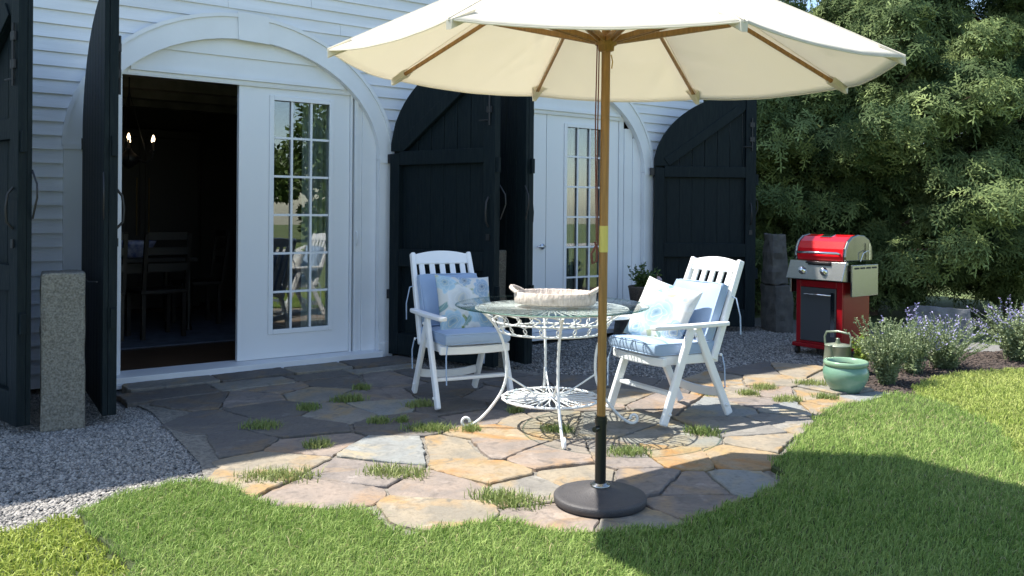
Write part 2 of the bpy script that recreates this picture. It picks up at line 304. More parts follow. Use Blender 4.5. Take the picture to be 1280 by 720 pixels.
PATIO_EDGE = gp([(150, 494), (480, 455), (640, 460), (740, 472), (830, 474), (890, 466), (1000, 455), (1050, 462), (1075, 478), (1112, 495), (1050, 507), (1025, 521), (985, 566), (990, 598), (880, 646), (830, 665), (700, 669), (640, 656), (508, 673), (450, 641), (345, 637), (258, 604), (250, 575), (190, 512)])
jb = B(); jb.add([(x, y, -.014) for x, y in PATIO_EDGE], [tuple(range(len(PATIO_EDGE)))]); jb.build('joint_bed', M['grit'], patio)
rs = random.Random(3)
def flagstone(poly, kind, z):
    cx, cy = np.mean(poly, axis=0); pts = []
    n = len(poly)
    for i in range(n):
        p, q = np.array(poly[i]), np.array(poly[(i+1) % n]); Ln = np.linalg.norm(q-p); k = max(1, int(Ln/.034)); nn = np.array([-(q-p)[1], (q-p)[0]])/max(Ln, 1e-6)
        if i % 1 == 0:
            bow = rs.uniform(-.016, .016)*min(1, Ln/.3)
        for t in range(k):
            s = t/k; w_ = math.sin(math.pi*s)
            r_ = p+(q-p)*s+nn*(-bow*w_*1+rs.gauss(0, .0042)*(1 if t else .6))
            if t == 0:   # knock the corners off
                c = np.array([cx, cy])-r_; r_ = r_+c/np.linalg.norm(c)*rs.uniform(.0, .010)
            pts.append(r_)
    tx, ty = rs.uniform(-.010, .010), rs.uniform(-.010, .010)
    hz = lambda p: z+tx*(p[0]-cx)+ty*(p[1]-cy)
    c0 = np.array([cx, cy]); b = B(); N_ = len(pts)
    v = [(p[0]-cx, p[1]-cy, -.04-0) for p in pts] + [(p[0]-cx, p[1]-cy, hz(p)-.005) for p in pts] + [tuple((p-(p-c0)/max(np.linalg.norm(p-c0), .01)*.005-c0))+(hz(p),) for p in pts]
    f = [(i, (i+1) % N_, N_+(i+1) % N_, N_+i) for i in range(N_)] + [(N_+i, N_+(i+1) % N_, 2*N_+(i+1) % N_, 2*N_+i) for i in range(N_)] + [tuple(range(2*N_, 3*N_))]
    b.add(v, f); o = b.build('flagstone', STONE[kind], patio); o.location = (cx, cy, 0); return o
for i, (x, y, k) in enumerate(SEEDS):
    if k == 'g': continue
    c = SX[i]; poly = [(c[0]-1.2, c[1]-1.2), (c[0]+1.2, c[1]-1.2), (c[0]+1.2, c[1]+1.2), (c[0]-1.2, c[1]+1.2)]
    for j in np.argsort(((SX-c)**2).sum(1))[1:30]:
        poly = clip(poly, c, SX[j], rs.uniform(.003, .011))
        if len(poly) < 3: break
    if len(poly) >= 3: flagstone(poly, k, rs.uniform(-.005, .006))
# a row of bluestone along the threshold
xs = [1.42, 2.05, 2.62, 3.1, 3.72]
for i in range(4):
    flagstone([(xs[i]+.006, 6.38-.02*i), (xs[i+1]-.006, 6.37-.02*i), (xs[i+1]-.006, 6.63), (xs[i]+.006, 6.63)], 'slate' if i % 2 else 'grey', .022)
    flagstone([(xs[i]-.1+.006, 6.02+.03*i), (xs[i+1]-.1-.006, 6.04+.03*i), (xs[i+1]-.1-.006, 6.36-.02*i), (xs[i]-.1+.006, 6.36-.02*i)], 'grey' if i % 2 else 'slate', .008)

def scatter(poly, dens, margin=0):
    P = np.array(poly); lo, hi = P.min(0), P.max(0); n = int((hi-lo).prod()*dens); q = lo+RNG.random((n, 2))*(hi-lo); w_ = .018*np.sin(q[:, ::-1]*23+q*7)+.012*np.sin(q[:, ::-1]*61+q*17)+RNG.normal(0, .007, q.shape); return q[inpoly(q+w_, poly)]
STONEMASK = np.array([k != 'g' for _, _, k in SEEDS])
def off_stones(q):
    keep = np.ones(len(q), bool)
    for a in range(0, len(q), 4000):
        d = ((q[a:a+4000, None, :]-SX[None])**2).sum(2); keep[a:a+4000] = ~STONEMASK[d.argmin(1)]
    keep &= ~((q[:, 1] > 6.02) & (q[:, 0] > 1.3) & (q[:, 0] < 3.65)); return keep
def chips(name, q, z, smin, smax, m, flat=.6):
    n = len(q); oc = np.array([(1, 0, 0), (-1, 0, 0), (0, 1, 0), (0, -1, 0), (0, 0, 1), (0, 0, -1)], float)
    V = oc[None]*(smin+(smax-smin)*RNG.random((n, 1, 1))**1.5)*(.6+.8*RNG.random((n, 6, 1)))*np.array([1, 1, flat])+RNG.normal(0, .12, (n, 6, 3))*smin
    a = RNG.random(n)*6.283; ca, sa = np.cos(a), np.sin(a); X = V[..., 0]*ca[:, None]-V[..., 1]*sa[:, None]; Y = V[..., 0]*sa[:, None]+V[..., 1]*ca[:, None]
    V = np.stack([X+q[:, 0:1], Y+q[:, 1:2], V[..., 2]+z+RNG.random((n, 1))*smin*.6], -1)
    t = np.array([(0, 2, 4), (2, 1, 4), (1, 3, 4), (3, 0, 4), (2, 0, 5), (1, 2, 5), (3, 1, 5), (0, 3, 5)])
    T = (np.arange(n)[:, None, None]*6+t[None]).reshape(-1, 3)
    return npmesh(name, V.reshape(-1, 3), tris=T, m=m, tint=np.repeat(RNG.random(n), 6))
q = np.concatenate([scatter(gp([(-80, 720), (0, 662), (100, 644), (258, 606), (262, 560), (205, 512), (152, 478), (60, 470), (-80, 520)]), 13000), scatter([(3.4, 5.3), (6, 4.2), (7.6, 4.1), (8.4, 6.7), (3.4, 6.7)], 4200), scatter(PATIO_EDGE, 1500)])
ed = off_stones(q); near_edge = q[~ed]; q = q[ed]; q = q[~inpoly(q, SOD) & ~inpoly(q, CLO)]
tag(chips('gravel', q, -.030, .0045, .0155, M['peb']), 'pale grey crushed stone gravel spread between patio, house and lawn', 'gravel', kind='stuff')
q = scatter(MUL, 3500); tag(chips('mulch', q, -.024, .010, .03, M['chip'], .35), 'dark shredded bark mulch under the flowering plants', 'mulch', kind='stuff')

def blades(name, q, z0, h, w, m, lean=.5, tint_bias=0, parent=None, wind=(0, 0), origin=(0, 0, 0)):
    n = len(q); a = RNG.random(n)*6.283; hh = h*(.55+.6*RNG.random(n)); d = np.stack([np.cos(a), np.sin(a)], -1); s = np.stack([-d[:, 1], d[:, 0]], -1)
    ln = (lean*RNG.random(n)**1.3)[:, None]*hh[:, None]; wv = np.array(wind)[None]*hh[:, None]
    fa = RNG.random(n)*6.283; fw = np.stack([np.cos(fa), np.sin(fa)], -1)*w/2*(.7+.6*RNG.random(n))[:, None]
    zz = np.zeros((n, 1)); base = np.concatenate([q, zz+z0], 1)
    P = [np.concatenate([q-fw, zz+z0], 1), np.concatenate([q+fw, zz+z0], 1)]
    mid = q+d*ln*.35+wv*.4; P += [np.concatenate([mid+fw*.8, (z0+hh*.6)[:, None]], 1), np.concatenate([mid-fw*.8, (z0+hh*.6)[:, None]], 1)]
    P += [np.concatenate([q+d*ln+wv, (z0+hh*(1-.25*ln[:, 0]/hh))[:, None]], 1)]
    V = np.stack(P, 1).reshape(-1, 3)-np.array(origin); k = np.arange(n)*5
    Q = np.stack([k, k+1, k+2, k+3], -1); T = np.stack([k+3, k+2, k+4], -1)
    pa = .5+.28*np.sin(q[:, 0]*3.1+np.sin(q[:, 1]*2.3)*1.7)*np.sin(q[:, 1]*3.7+q[:, 0]*.8)+.22*np.sin(q[:, 0]*13+3*np.sin(q[:, 1]*7))*np.sin(q[:, 1]*17+2*np.sin(q[:, 0]*9))
    t = np.clip(.75*RNG.random(n)**1.6+.38*pa-.04+tint_bias, 0, 1)
    tv = np.repeat(t, 5).reshape(n, 5); tv[:, 4] += .15; tv[:, :2] -= .1
    return npmesh(name, V, Q, T, m, np.clip(tv, 0, 1).ravel(), parent)
q = scatter(SOD, 20000); dist = np.hypot(q[:, 0], q[:, 1]); q = q[(dist < 7) & (RNG.random(len(q)) < np.clip(1.9-dist*.24, .35, 1)) & (q[:, 1] > .6)]
o = blades('sod_grass', q, .006, .040, .0031, M['sod'], 1.5, wind=(.2, -.12)); tag(o, 'thick green sod laid up to the curved edge of the flagstones', 'grass', kind='stuff')
q = scatter(SOD, 1100); q = q[(np.hypot(q[:, 0], q[:, 1]) < 7) & (q[:, 1] > .6)]; keep = RNG.random(len(q)) < .25+.75*(np.sin(q[:, 0]*2.9+1.3*np.sin(q[:, 1]*2.1))*np.sin(q[:, 1]*2.4+.7) > .45)
o = blades('straw_thatch', q[keep], .012, .034, .0034, M['straw'], 2.0); tag(o, 'scattered dead straw blades lying in the green sod', 'straw', kind='stuff')
q = scatter(DRY, 8000); q = q[(np.hypot(q[:, 0], q[:, 1]) < 9)]; o = blades('dry_grass', q, -.012, .038, .005, M['dry'], 1.7); tag(o, 'yellowed straw-coloured lawn beyond the sod on the right', 'grass', kind='stuff')
q = scatter(CLO, 9000); q = q[(q[:, 0] > -1)]; o = blades('clover_grass', q, -.018, .036, .0062, M['clover'], 1.8); tag(o, 'bright yellow-green old lawn in the lower left corner', 'grass', kind='stuff')

TUFTS = [(385, 511, .10, 'tuft of grass in the shade left of the blue-grey flagstone'), (437, 500, .17, 'long dark tuft in the shade between mauve flagstones'), (452, 486, .09, 'dark tuft nearest the granite post of the shaded patio'), (328, 534, .15, 'flat shaded tuft between the dark slabs in front of the doorway'), (397, 557, .10, 'upright tuft half in sun on the shadow line'), (473, 528, .10, 'brownish low tuft at the shadow edge left of the left chair'), (347, 597, .26, 'sunlit strip of grass beside the leftmost pale slab'), (493, 592, .22, 'wide sunlit tuft between three pale slabs'), (632, 626, .24, 'thick grass tuft in front of the umbrella base, at the lawn edge'), (537, 537, .22, 'sunlit tuft just in front of the left chair'), (588, 538, .07, 'small round tuft by the left foot of the wire table'), (525, 507, .13, 'dark tuft beneath the left chair'), (697, 538, .13, 'tuft under the wire table beside its front leg'), (784, 567, .17, 'sparse weedy tuft on the rim of the table shadow'), (878, 541, .15, 'tuft in front of the right chair foot'), (955, 486, .13, 'tuft behind the right chair, left one of the sunny row'), (986, 501, .14, 'tuft in sun on the flags left of the green pot, nearest the lawn'), (1014, 481, .17, 'widest tuft in the sunny joints behind the green pot'), (1032, 498, .11, 'tuft touching the left side of the green pot'), (936, 493, .10, 'short tuft just right of the right chair'), (890, 493, .12, 'tuft seen between the legs of the right chair'), (503, 527, .05, 'tiny sprig on a dark slab left of the left chair'), (645, 514, .07, 'weed with dried flowers behind the wire table foot')]
for px, py, s, lab in TUFTS:
    c = g(px, py)[:2]; n = int(2300*s+60); q = RNG.normal(0, 1, (n, 2))*np.array([s*.36, .018+s*.13]); q = q[(np.abs(q) < np.array([s*.8, .03+s*.3])).all(1)]
    th = RNG.uniform(-.5, .5); q = np.stack([q[:, 0]*math.cos(YAW-th)+q[:, 1]*math.sin(YAW-th), -q[:, 0]*math.sin(YAW-th)+q[:, 1]*math.cos(YAW-th)], -1)
    o = blades('grass_tuft', q, 0, .058, .0052, M['tuft'], 1.2, RNG.uniform(-.1, .25)); o.location = (c[0], c[1], -.012)
    tag(o, lab, 'grass tuft', 'grass tufts growing in the flagstone joints')

# ------------------------------------------------------------------ house
YF = 6.80
house = thing('barn_house', 'white clapboard barn with arched carriage doorways and dark green doors', 'house')
AC = [-.89, 2.37, 5.635]; ZS = 1.73
def arc(xc, a, b, n=28, t0=0, t1=math.pi): return [(xc+a*math.cos(t), ZS+b*math.sin(t)) for t in np.linspace(t0, t1, n)]
def arch_half(z, a=1.26, b=1.03): return a if z <= ZS else (a*math.sqrt(max(0, 1-((z-ZS)/b)**2)) if z < ZS+b else 0)
XL, XR, ZE = -7.0, 7.8, 5.2
wb = B(); ex = .0985; z = .02; row = 0
rw = random.Random(5)
while z < ZE:
    z1 = min(z+ex, ZE)
    cuts = []
    for xc in AC:
        h0, h1 = arch_half(z), arch_half(z1)
        if h0 > 0: cuts.append((xc-h0, xc+h0, xc-h1, xc+h1))
    x0b = x0t = XL; segs = []
    for c in sorted(cuts): segs.append((x0b, c[0], x0t, c[2])); x0b, x0t = c[1], c[3]
    segs.append((x0b, XR, x0t, XR))
    for a0, b0, a1, b1 in segs:
        # butt joints every few metres
        js = [a0]; x = a0+rw.uniform(.8, 3.4)
        while x < b0-.4: js.append(x); x += rw.uniform(2.2, 3.8)
        js.append(b0)
        for k in range(len(js)-1):
            l0, r0 = js[k]+(.0012 if k else 0), js[k+1]-(.0012 if k < len(js)-2 else 0); l1 = a1 if k == 0 else l0; r1 = b1 if k == len(js)-2 else r0
            if r0-l0 < .01: continue
            dz = rw.uniform(-.0015, .0015); yb = YF-.009+rw.uniform(-.0012, .0012); yt = YF+.008
            v = [(l0, yb, z+dz), (r0, yb, z+dz), (r1, yt, z1+.004), (l1, yt, z1+.004), (l0, YF+.03, z+dz), (r0, YF+.03, z+dz), (r1, YF+.03, z1+.004), (l1, YF+.03, z1+.004)]
            wb.add(v, [(0, 1, 2, 3), (4, 5, 1, 0), (7, 4, 0, 3), (5, 6, 2, 1), (4, 7, 6, 5)])
    z = z1; row += 1
wb.build('clapboard_wall', M['clap'], house)
gw = B(); gw.box(XR-.06, XR, YF+.032, 15, -.05, ZE); gw.prism([(YF+.032, ZE), (15, ZE), ((YF+15)/2, 8.2)], XR-.06, XR, 'x'); gw.box(XL, XL+.06, YF+.032, 15, -.05, ZE); gw.box(XL, XR, 15, 15.06, -.05, ZE); gw.build('side_wall', M['clap'], house)
rf = B()
for ya, yb in ((6.55, (YF+15)/2), (15.25, (YF+15)/2)):
    rf.add([(XL-.1, ya, ZE), (XR+.0, ya, ZE), (XR+.0, yb, 8.35), (XL-.1, yb, 8.35), (XL-.1, ya, ZE+.14), (XR+.0, ya, ZE+.14), (XR+.0, yb, 8.49), (XL-.1, yb, 8.49)], [(0, 1, 2, 3), (4, 5, 6, 7), (0, 1, 5, 4), (1, 2, 6, 5), (2, 3, 7, 6), (3, 0, 4, 7)])
rf.build('roof', M['roof'], house)
sf = B(); sf.box(XL, XR, 6.56, YF-.008, ZE-.03, ZE-.002); sf.build('soffit', M['white'], house)
ST = YF-.035   # front of the trim
for i, xc in enumerate(AC):
    t = B(); o_ = arc(xc, 1.31, 1.09); n_ = arc(xc, 1.18, .905)
    for k in range(len(o_)-1):   # the curved casing in butted segments
        t.prism([n_[k], o_[k], o_[k+1], n_[k+1]], ST, YF+.045)
    for s in (-1, 1):
        a, b2 = sorted((xc+s*1.18, xc+s*1.31)); t.box(a, b2, ST, YF+.045, -.04, ZS-.002)
    tr = t.build('arch_casing', M['white'], house)
    # raised back-band on the outer rim of the casing
    bb = B(); o1 = arc(xc, 1.325, 1.105); o0 = arc(xc, 1.295, 1.075)
    for k in range(len(o1)-1): bb.prism([o0[k], o1[k], o1[k+1], o0[k+1]], ST-.012, ST-.001)
    bb.build('back_band', M['white'], tr)
    ks = B(); ks.prism([(xc-.075, ZS+.895), (xc+.175, ZS+.885), (xc+.165, ZS+1.105), (xc-.085, ZS+1.115)], ST-.016, ST-.001); ks.build('keystone', M['white'], tr)
    for s in (-1, 1):
        a, b2 = sorted((xc+s*1.175, xc+s*1.315)); cp = B(); cp.box(a, b2, ST-.01, ST-.001, ZS-.03, ZS+.012); cp.build('casing_block', M['white'], tr); cp = B(); cp.box(a, b2, ST-.012, ST-.001, -.04, .12); cp.build('casing_block', M['white'], tr)
    el = lambda zz: 1.245*math.sqrt(max(0, 1-((zz-ZS)/.975)**2))
    ty = B(); zs_ = np.linspace(2.28, 2.52, 12); ty.prism([(xc+el(zz), zz) for zz in zs_]+[(xc-el(zz), zz) for zz in zs_[::-1]], YF+.034, YF+.06); ty.build('arch_panel', M['white'], house)
    ty = B(); zs_ = np.linspace(2.495, ZS+.97, 24); ty.prism([(xc+el(zz), zz) for zz in zs_]+[(xc-el(zz), zz) for zz in zs_[::-1]], YF+.018, YF+.031); ty.build('arch_panel', M['white'], house)
    hd = B(); hx = 1.175*math.sqrt(1-((2.345-ZS)/.9)**2); hd.box(xc-hx, xc+hx, YF+.012, YF+.09, 2.318, 2.344); hd.box(xc-hx-.02, xc+hx+.02, YF+.030, YF+.11, 2.29, 2.3175); hd.build('door_header', M['white'], house)
def french_door(x0, x1, yf, gx0, gx1, zb, zt, gz0, gz1, cols, handle=None):
    b = B(); th = .045
    b.box(x0, gx0, yf, yf+th, zb, zt); b.box(gx1, x1, yf, yf+th, zb, zt); b.box(gx0, gx1, yf, yf+th, zb, gz0); b.box(gx0, gx1, yf, yf+th, gz1, zt)
    d = b.build('french_door', M['door'], house)
    fr = B(); e = .028
    for a in ((gx0-e, gx0+.012, gz0-e, gz1+e), (gx1-.012, gx1+e, gz0-e, gz1+e), (gx0+.012, gx1-.012, gz0-e, gz0+.012), (gx0+.012, gx1-.012, gz1-.012, gz1+e)): fr.box(a[0], a[1], yf-.012, yf-.001, a[2], a[3])
    fr.build('glazing_frame', M['door'], d, bevel=.004)
    mu = B(); r_ = 6; W = .009
    for c in range(1, cols): x = gx0+(gx1-gx0)*c/cols; mu.box(x-W, x+W, yf+.002, yf+.016, gz0+.012, gz1-.012)
    for k in range(1, r_): zz = gz0+(gz1-gz0)*k/r_; mu.box(gx0+.012, gx1-.012, yf+.003, yf+.015, zz-W, zz+W)
    mu.build('muntin_grille', M['door'], d)
    p = B(); p.box(gx0+.002, gx1-.002, yf+.020, yf+.026, gz0+.002, gz1-.002); p.build('glass_pane', M['pane'], d)
    if handle:
        h = B(); h.lathe([(.0, -.001), (.03, 0), (.03, .012), (0, .014)], 20); hv = [(handle, yf-v[2], 1.02+v[1]) for v in h.v]; hh = B(); 
        hv = [(handle+v[0], yf-.001-v[2], .93+v[1]) for v in h.v]; hh.add(hv, h.f, 0, True); hh.tube([(handle, yf-.012, .93), (handle, yf-.055, .93), (handle-.02, yf-.06, .93), (handle-.11, yf-.058, .935)], .009, 8); hh.build('door_handle', M['chrome'], d)
    return d
YD = YF+.055
french_door(2.335, 3.302, YD, 2.612, 3.123, .062, 2.288, .285, 2.195, 3)
for xc in (AC[0], AC[2]):
    french_door(xc-1.02, xc-.143, YD, xc-.84, xc-.33, .062, 2.288, .285, 2.18, 3, handle=xc-.185)
    french_door(xc-.135, xc+.86, YD, xc+.12, xc+.625, .062, 2.288, .285, 2.18, 3)
def jamb(*a): jb_ = B(); jb_.box(*a); jb_.build('door_jamb', M['white'], house, bevel=.003)
for xc in (AC[0], AC[2]):
    jamb(xc-1.178, xc-1.025, YF+.02, YF+.1, -.02, 2.289); jamb(xc+.865, xc+.93, YF+.04, YF+.1, -.02, 2.289); jamb(xc+.932, xc+1.05, YF+.028, YF+.1, -.02, 2.2); jamb(xc+1.052, xc+1.178, YF+.02, YF+.1, -.02, 2.1); jamb(xc-.142, xc-.136, YD+.01, YD+.04, .06, 2.288)
jamb(1.192, 1.455, YF+.02, YF+.1, -.02, 2.289); jamb(3.304, 3.322, YF+.03, YF+.1, -.02, 2.289); jamb(3.338, 3.372, YF+.02, YF+.1, -.02, 2.25); jamb(3.374, 3.41, YF+.032, YF+.1, -.02, 2.22); jamb(3.411, 3.548, YF+.022, YF+.1, -.02, 2.16)
sp = B(); sp.tube([(3.355, YF+.012, .98), (3.352, YF-.012, 1.0), (3.352, YF-.014, 1.08), (3.355, YF+.012, 1.10)], .007, 8); sp.build('screen_pull', M['white'], house)
th = B(); th.box(1.195, 3.548, YF-.14, YF+.16, .012, .058); th.box(1.195, 3.548, YF-.155, YF-.02, -.02, .011)
for xc in (AC[0], AC[2]): th.box(xc-1.177, xc+1.177, YF-.14, YF+.16, .012, .058)
th.build('threshold', M['white'], house, bevel=.004)
# the room behind the open doorway
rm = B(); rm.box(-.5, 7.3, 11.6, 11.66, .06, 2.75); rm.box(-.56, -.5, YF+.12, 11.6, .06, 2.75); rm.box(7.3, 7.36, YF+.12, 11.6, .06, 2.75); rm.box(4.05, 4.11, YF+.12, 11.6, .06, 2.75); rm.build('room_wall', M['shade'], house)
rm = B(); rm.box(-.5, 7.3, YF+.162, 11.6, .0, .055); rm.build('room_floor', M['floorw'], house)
rm = B(); rm.box(-.5, 7.3, YF+.12, 11.6, 2.66, 2.70); rm.build('room_ceiling', M['ceil'], house)
for k in range(5): bm_ = B(); bm_.box(-.49, 4.04, 7.5+k*.85, 7.66+k*.85, 2.50, 2.658); bm_.build('ceiling_beam', M['beam'], house)

# carriage doors
def carriage_door(hx, hy, ang, side, zb=.03):
    W = 1.13; d = bpy.data.objects.new('carriage_door', None); link(d, house); d.location = (hx, hy, 0); d.rotation_euler = (0, 0, ang)
    top = lambda x: ZS+.06+.845*math.sqrt(max(0, 1-((W-x)/1.135)**2))
    s = side     # +1: the framed inner face looks to local -Y
    Y = lambda a, b: tuple(sorted((a*s, b*s)))
    pl = B(); nb = 8
    for k in range(nb):
        x0, x1 = W*k/nb+.003, W*(k+1)/nb-.003; y0, y1 = Y(0, .028)
        pl.prism([(x0, zb)] + [(x1, zb)] + [(x, top(x)-.004) for x in np.linspace(x1, x0, 5)], y0, y1)
    pl.box(.004, W-.004, *Y(.004, .018), zb+.01, 1.75)
    pl.build('plank_panel', M['shut'], d, bevel=.003)
    f = B(); y0, y1 = Y(-.05, -.001)
    f.box(0, .105, y0, y1, zb, 1.78); f.build('stile', M['shut'], d, bevel=.004); f = B(); f.box(W-.115, W, y0, y1, zb, top(W)-.02)
    f.build('stile', M['shut'], d, bevel=.004)
    r = B(); ya, yb = Y(-.048, -.001)
    for z0, z1 in ((zb+.002, zb+.19), (.80, .95), (1.68, 1.80)): r = B(); r.box(.106, W-.116, ya, yb, z0, z1); r.build('rail', M['shut'], d, bevel=.004)
    br = B(); yc, yd = Y(-.040, -.001); ye = Y(-.052, -.0405)
    L0, L1 = (.16, 1.802), (.98, 2.40)
    topc = [(x, top(x)) for x in np.linspace(W-.117, .0, 22)]
    br.prism([L0, L1, (W-.117, 2.44)]+topc+[(.0, 1.802)], yc, yd); br.build('arch_plate', M['shut'], d, bevel=.003)
    bz = B(); n_ = np.array([-(L1[1]-L0[1]), L1[0]-L0[0]]); n_ = n_/np.hypot(*n_)*.10; bz.prism([L0, L1, (L1[0]+n_[0], L1[1]+n_[1]), (L0[0]+n_[0], L0[1]+n_[1])], *ye); bz.build('brace', M['shut'], d, bevel=.004)
    h = B(); yh = -.052*s
    h.tube([(W-.06, yh, 1.16), (W-.06, yh-.035*s, 1.20), (W-.06, yh-.04*s, 1.28), (W-.06, yh-.03*s, 1.36), (W-.06, yh, 1.40)], .008, 8); h.box(W-.078, W-.042, *Y(-.060, -.0525), 1.05, 1.10); h.build('pull_handle', M['iron'], d)
    bo = B(); bo.tube([(W-.05, yh-.01*s, 1.98), (W-.05, yh-.01*s, 2.34)], .008, 8); bo.box(W-.075, W-.025, *Y(-.068, -.0525), 2.08, 2.13); bo.box(W-.075, W-.025, *Y(-.068, -.0525), 2.24, 2.29); bo.tube([(W-.05, yh-.012*s, 2.02), (W-.15, yh-.014*s, 2.02)], .006, 6); bo.build('slide_bolt', M['iron'], d)
    for zz in (.55, 1.74): hg = B(); hg.box(-.045, .02, *Y(-.03, .034), zz-.04, zz+.04); hg.build('hinge', M['iron'], d)
    for zz in (.62, 1.66): pl2 = B(); pl2.box(W+.001, W+.03, *Y(-.04, -.012), zz-.06, zz+.06); pl2.build('keeper', M['shut'], d)
    ln = B(); ln.tube([(W-.01, .03*s, 1.5), (W+.045, .035*s, 1.42), (W+.05, .035*s, 1.34), (W-.0, .03*s, 1.22)], .006, 6); ln.build('latch_loop', M['iron'], d)
    return d
carriage_door(.425, 6.72, math.atan2(-1.12, .275), 1)
carriage_door(1.205, 6.75, math.atan2(-1.1, -.075), -1)
carriage_door(3.665, 6.72, math.atan2(-.944, .33), 1)
carriage_door(4.335, 6.74, math.atan2(-1.08, -.02), -1)
carriage_door(6.915, 6.72, math.atan2(-.62, .93), 1)
ck = B(); ck.tube([(1.15, 6.765, .84), (1.12, 6.2, .80), (1.08, 5.70, .835)], .005, 6); ck.build('door_tie', M['iron'], house)

# ------------------------------------------------------------------ stones by the house
def rock(name, w_, d_, h_, m, loc, rz, label, cat, rough=.012, seed=1, taper=1, group=None, cuts=7):
    bm = bmesh.new(); bmesh.ops.create_cube(bm, size=1); bmesh.ops.subdivide_edges(bm, edges=bm.edges, cuts=cuts, use_grid_fill=True)
    rr = random.Random(seed); off = [rr.uniform(-9, 9) for _ in range(3)]
    from mathutils import noise
    for v in bm.verts:
        t = v.co.z+.5; k = 1+(taper-1)*t; v.co.x *= w_*k; v.co.y *= d_*k; v.co.z = t*h_
    bm.normal_update()
    for v in bm.verts:
        p = v.co*9+Vector(off); v.co += v.normal*(noise.noise(p)*rough+noise.noise(p*2.7)*rough*.5)
    me = bpy.data.meshes.new(name); bm.to_mesh(me); bm.free(); me.materials.append(m); me.polygons.foreach_set('use_smooth', [False]*len(me.polygons))
    o = link(bpy.data.objects.new(name, me)); o.location = loc; o.rotation_euler = (0, 0, rz); b = o.modifiers.new('bevel', 'BEVEL'); b.width = .012; b.segments = 2; b.limit_method = 'ANGLE'; b.angle_limit = R(50)
    q_ = o.modifiers.new('sub', 'SUBSURF'); q_.subdivision_type = 'SIMPLE'; q_.levels = q_.render_levels = 1
    tag(o, label, cat, group); return o
rock('granite_post', .235, .26, .93, M['granite'], (.905, 5.76, -.03), R(-8), 'square tan-grey granite post standing between two open dark doors by the gravel', 'stone post', .010, 3)
rock('granite_post', .22, .24, .98, M['granite'], (4.18, 6.0, -.03), R(2), 'pitted granite post between the dark doors behind the shaded chair', 'stone post', .016, 8)
rock('stone_pier', .23, .30, .52, M['rubble'], (8.12, 5.98, -.03), R(-20), 'dark stone pier block at the corner of the barn, lower one', 'stone pier', .02, 5)
rock('stone_pier', .205, .27, .56, M['rubble'], (8.10, 6.0, .50), R(-24), 'dark stone block stacked on the corner pier, upper one', 'stone pier', .03, 15, .8)
rock('stone_block', .66, .34, .36, M['rubble'], (6.46, 6.36, -.03), R(4), 'rough dark stone block beside the far white door', 'stone block', .03, 6)
sl = rock('stone_slab', .62, .16, .40, M['slab'], (8.95, 4.55, -.08), R(-36), 'grey stone slab standing behind the lavender plants', 'stone slab', .02, 9, .93); sl.rotation_euler = (R(-12), R(4), R(-36))

# ------------------------------------------------------------------ inside the room
dt = thing('dining_table', 'dark dining table seen through the open doorway', 'table', (1.85, 9.3, .055))
b = B(); b.box(-.95, .75, -.5, .5, .70, .75); b.build('table_top', M['dwood'], dt, bevel=.01); b = B(); b.box(-.85, .65, -.42, .42, .6, .699); b.build('apron', M['dwood'], dt)
for sx in (-.88, .68):
    for sy in (-.42, .42): b = B(); b.lathe([(.035, 0), (.02, .08), (.04, .3), (.03, .599)], 12, (sx, sy, 0)); b.build('leg', M['dwood'], dt)
dc = thing('dining_chair', 'dark wooden dining chair nearest the open doorway', 'chair', (1.62, 8.62, .055), 0, 'dining chairs at the dark table')
b = B(); b.box(-.22, .22, -.2, .22, .43, .47); b.build('seat', M['dwood'], dc, bevel=.01)
for sx in (-.19, .19):
    for sy in (-.17, .19): b = B(); b.bar((sx, sy, 0), (sx, sy, .429), .035, .035, (0, 1, 0)); b.build('leg', M['dwood'], dc)
b = B(); b.bar((-.2, -.2, .471), (-.2, -.27, 1.0), .035, .03, (0, 1, 0)); b.bar((.2, -.2, .471), (.2, -.27, 1.0), .035, .03, (0, 1, 0))
for zz in (.65, .8, .94): b.box(-.185, .185, -.265, -.245, zz, zz+.07)
b.build('backrest', M['dwood'], dc)
dup(dc, (2.15, 8.6, .055), R(8), 'dark wooden dining chair beside the first one at the dark table'); dup(dc, (1.05, 8.6, .055), R(-6), 'dark wooden dining chair under the chandelier at the dark table'); dup(dc, (2.75, 9.35, .055), R(90), 'dark wooden dining chair at the table end')
o = B().lathe([(.10, 0), (.12, .02), (.17, .12), (.19, .16), (.18, .16), (.15, .11), (.1, .02), (0, .02)], 32).build('serving_bowl', M['bowl']); o.location = (2.06, 9.02, .806); tag(o, 'blue patterned bowl on the dark dining table', 'bowl')
b = B(); b.box(-.2, 3.4, 8.0, 10.6, .056, .068); tag(b.build('area_rug', M['rug']), 'pale woven rug under the dining table', 'rug')
ch = thing('chandelier', 'lit candle chandelier hanging in the dark room', 'chandelier', (1.96, 8.9, 0))
b = B(); b.tube([(0, 0, 2.62), (0, 0, 2.25)], .006, 6)
for k in range(3): a = k*2.094; b.tube([(0, 0, 2.42), (.16*math.cos(a), .16*math.sin(a), 1.82)], .004, 5)
b.lathe([(.0, 2.61), (.05, 2.62), (.05, 2.655), (0, 2.658)], 16); b.build('suspension', M['iron'], ch)
b = B(); b.lathe([(0, 1.66), (.02, 1.68), (.09, 1.73), (.11, 1.78), (.05, 1.82), (.02, 1.86), (.015, 1.9), (0, 1.9)], 24); b.build('body', M['iron'], ch)
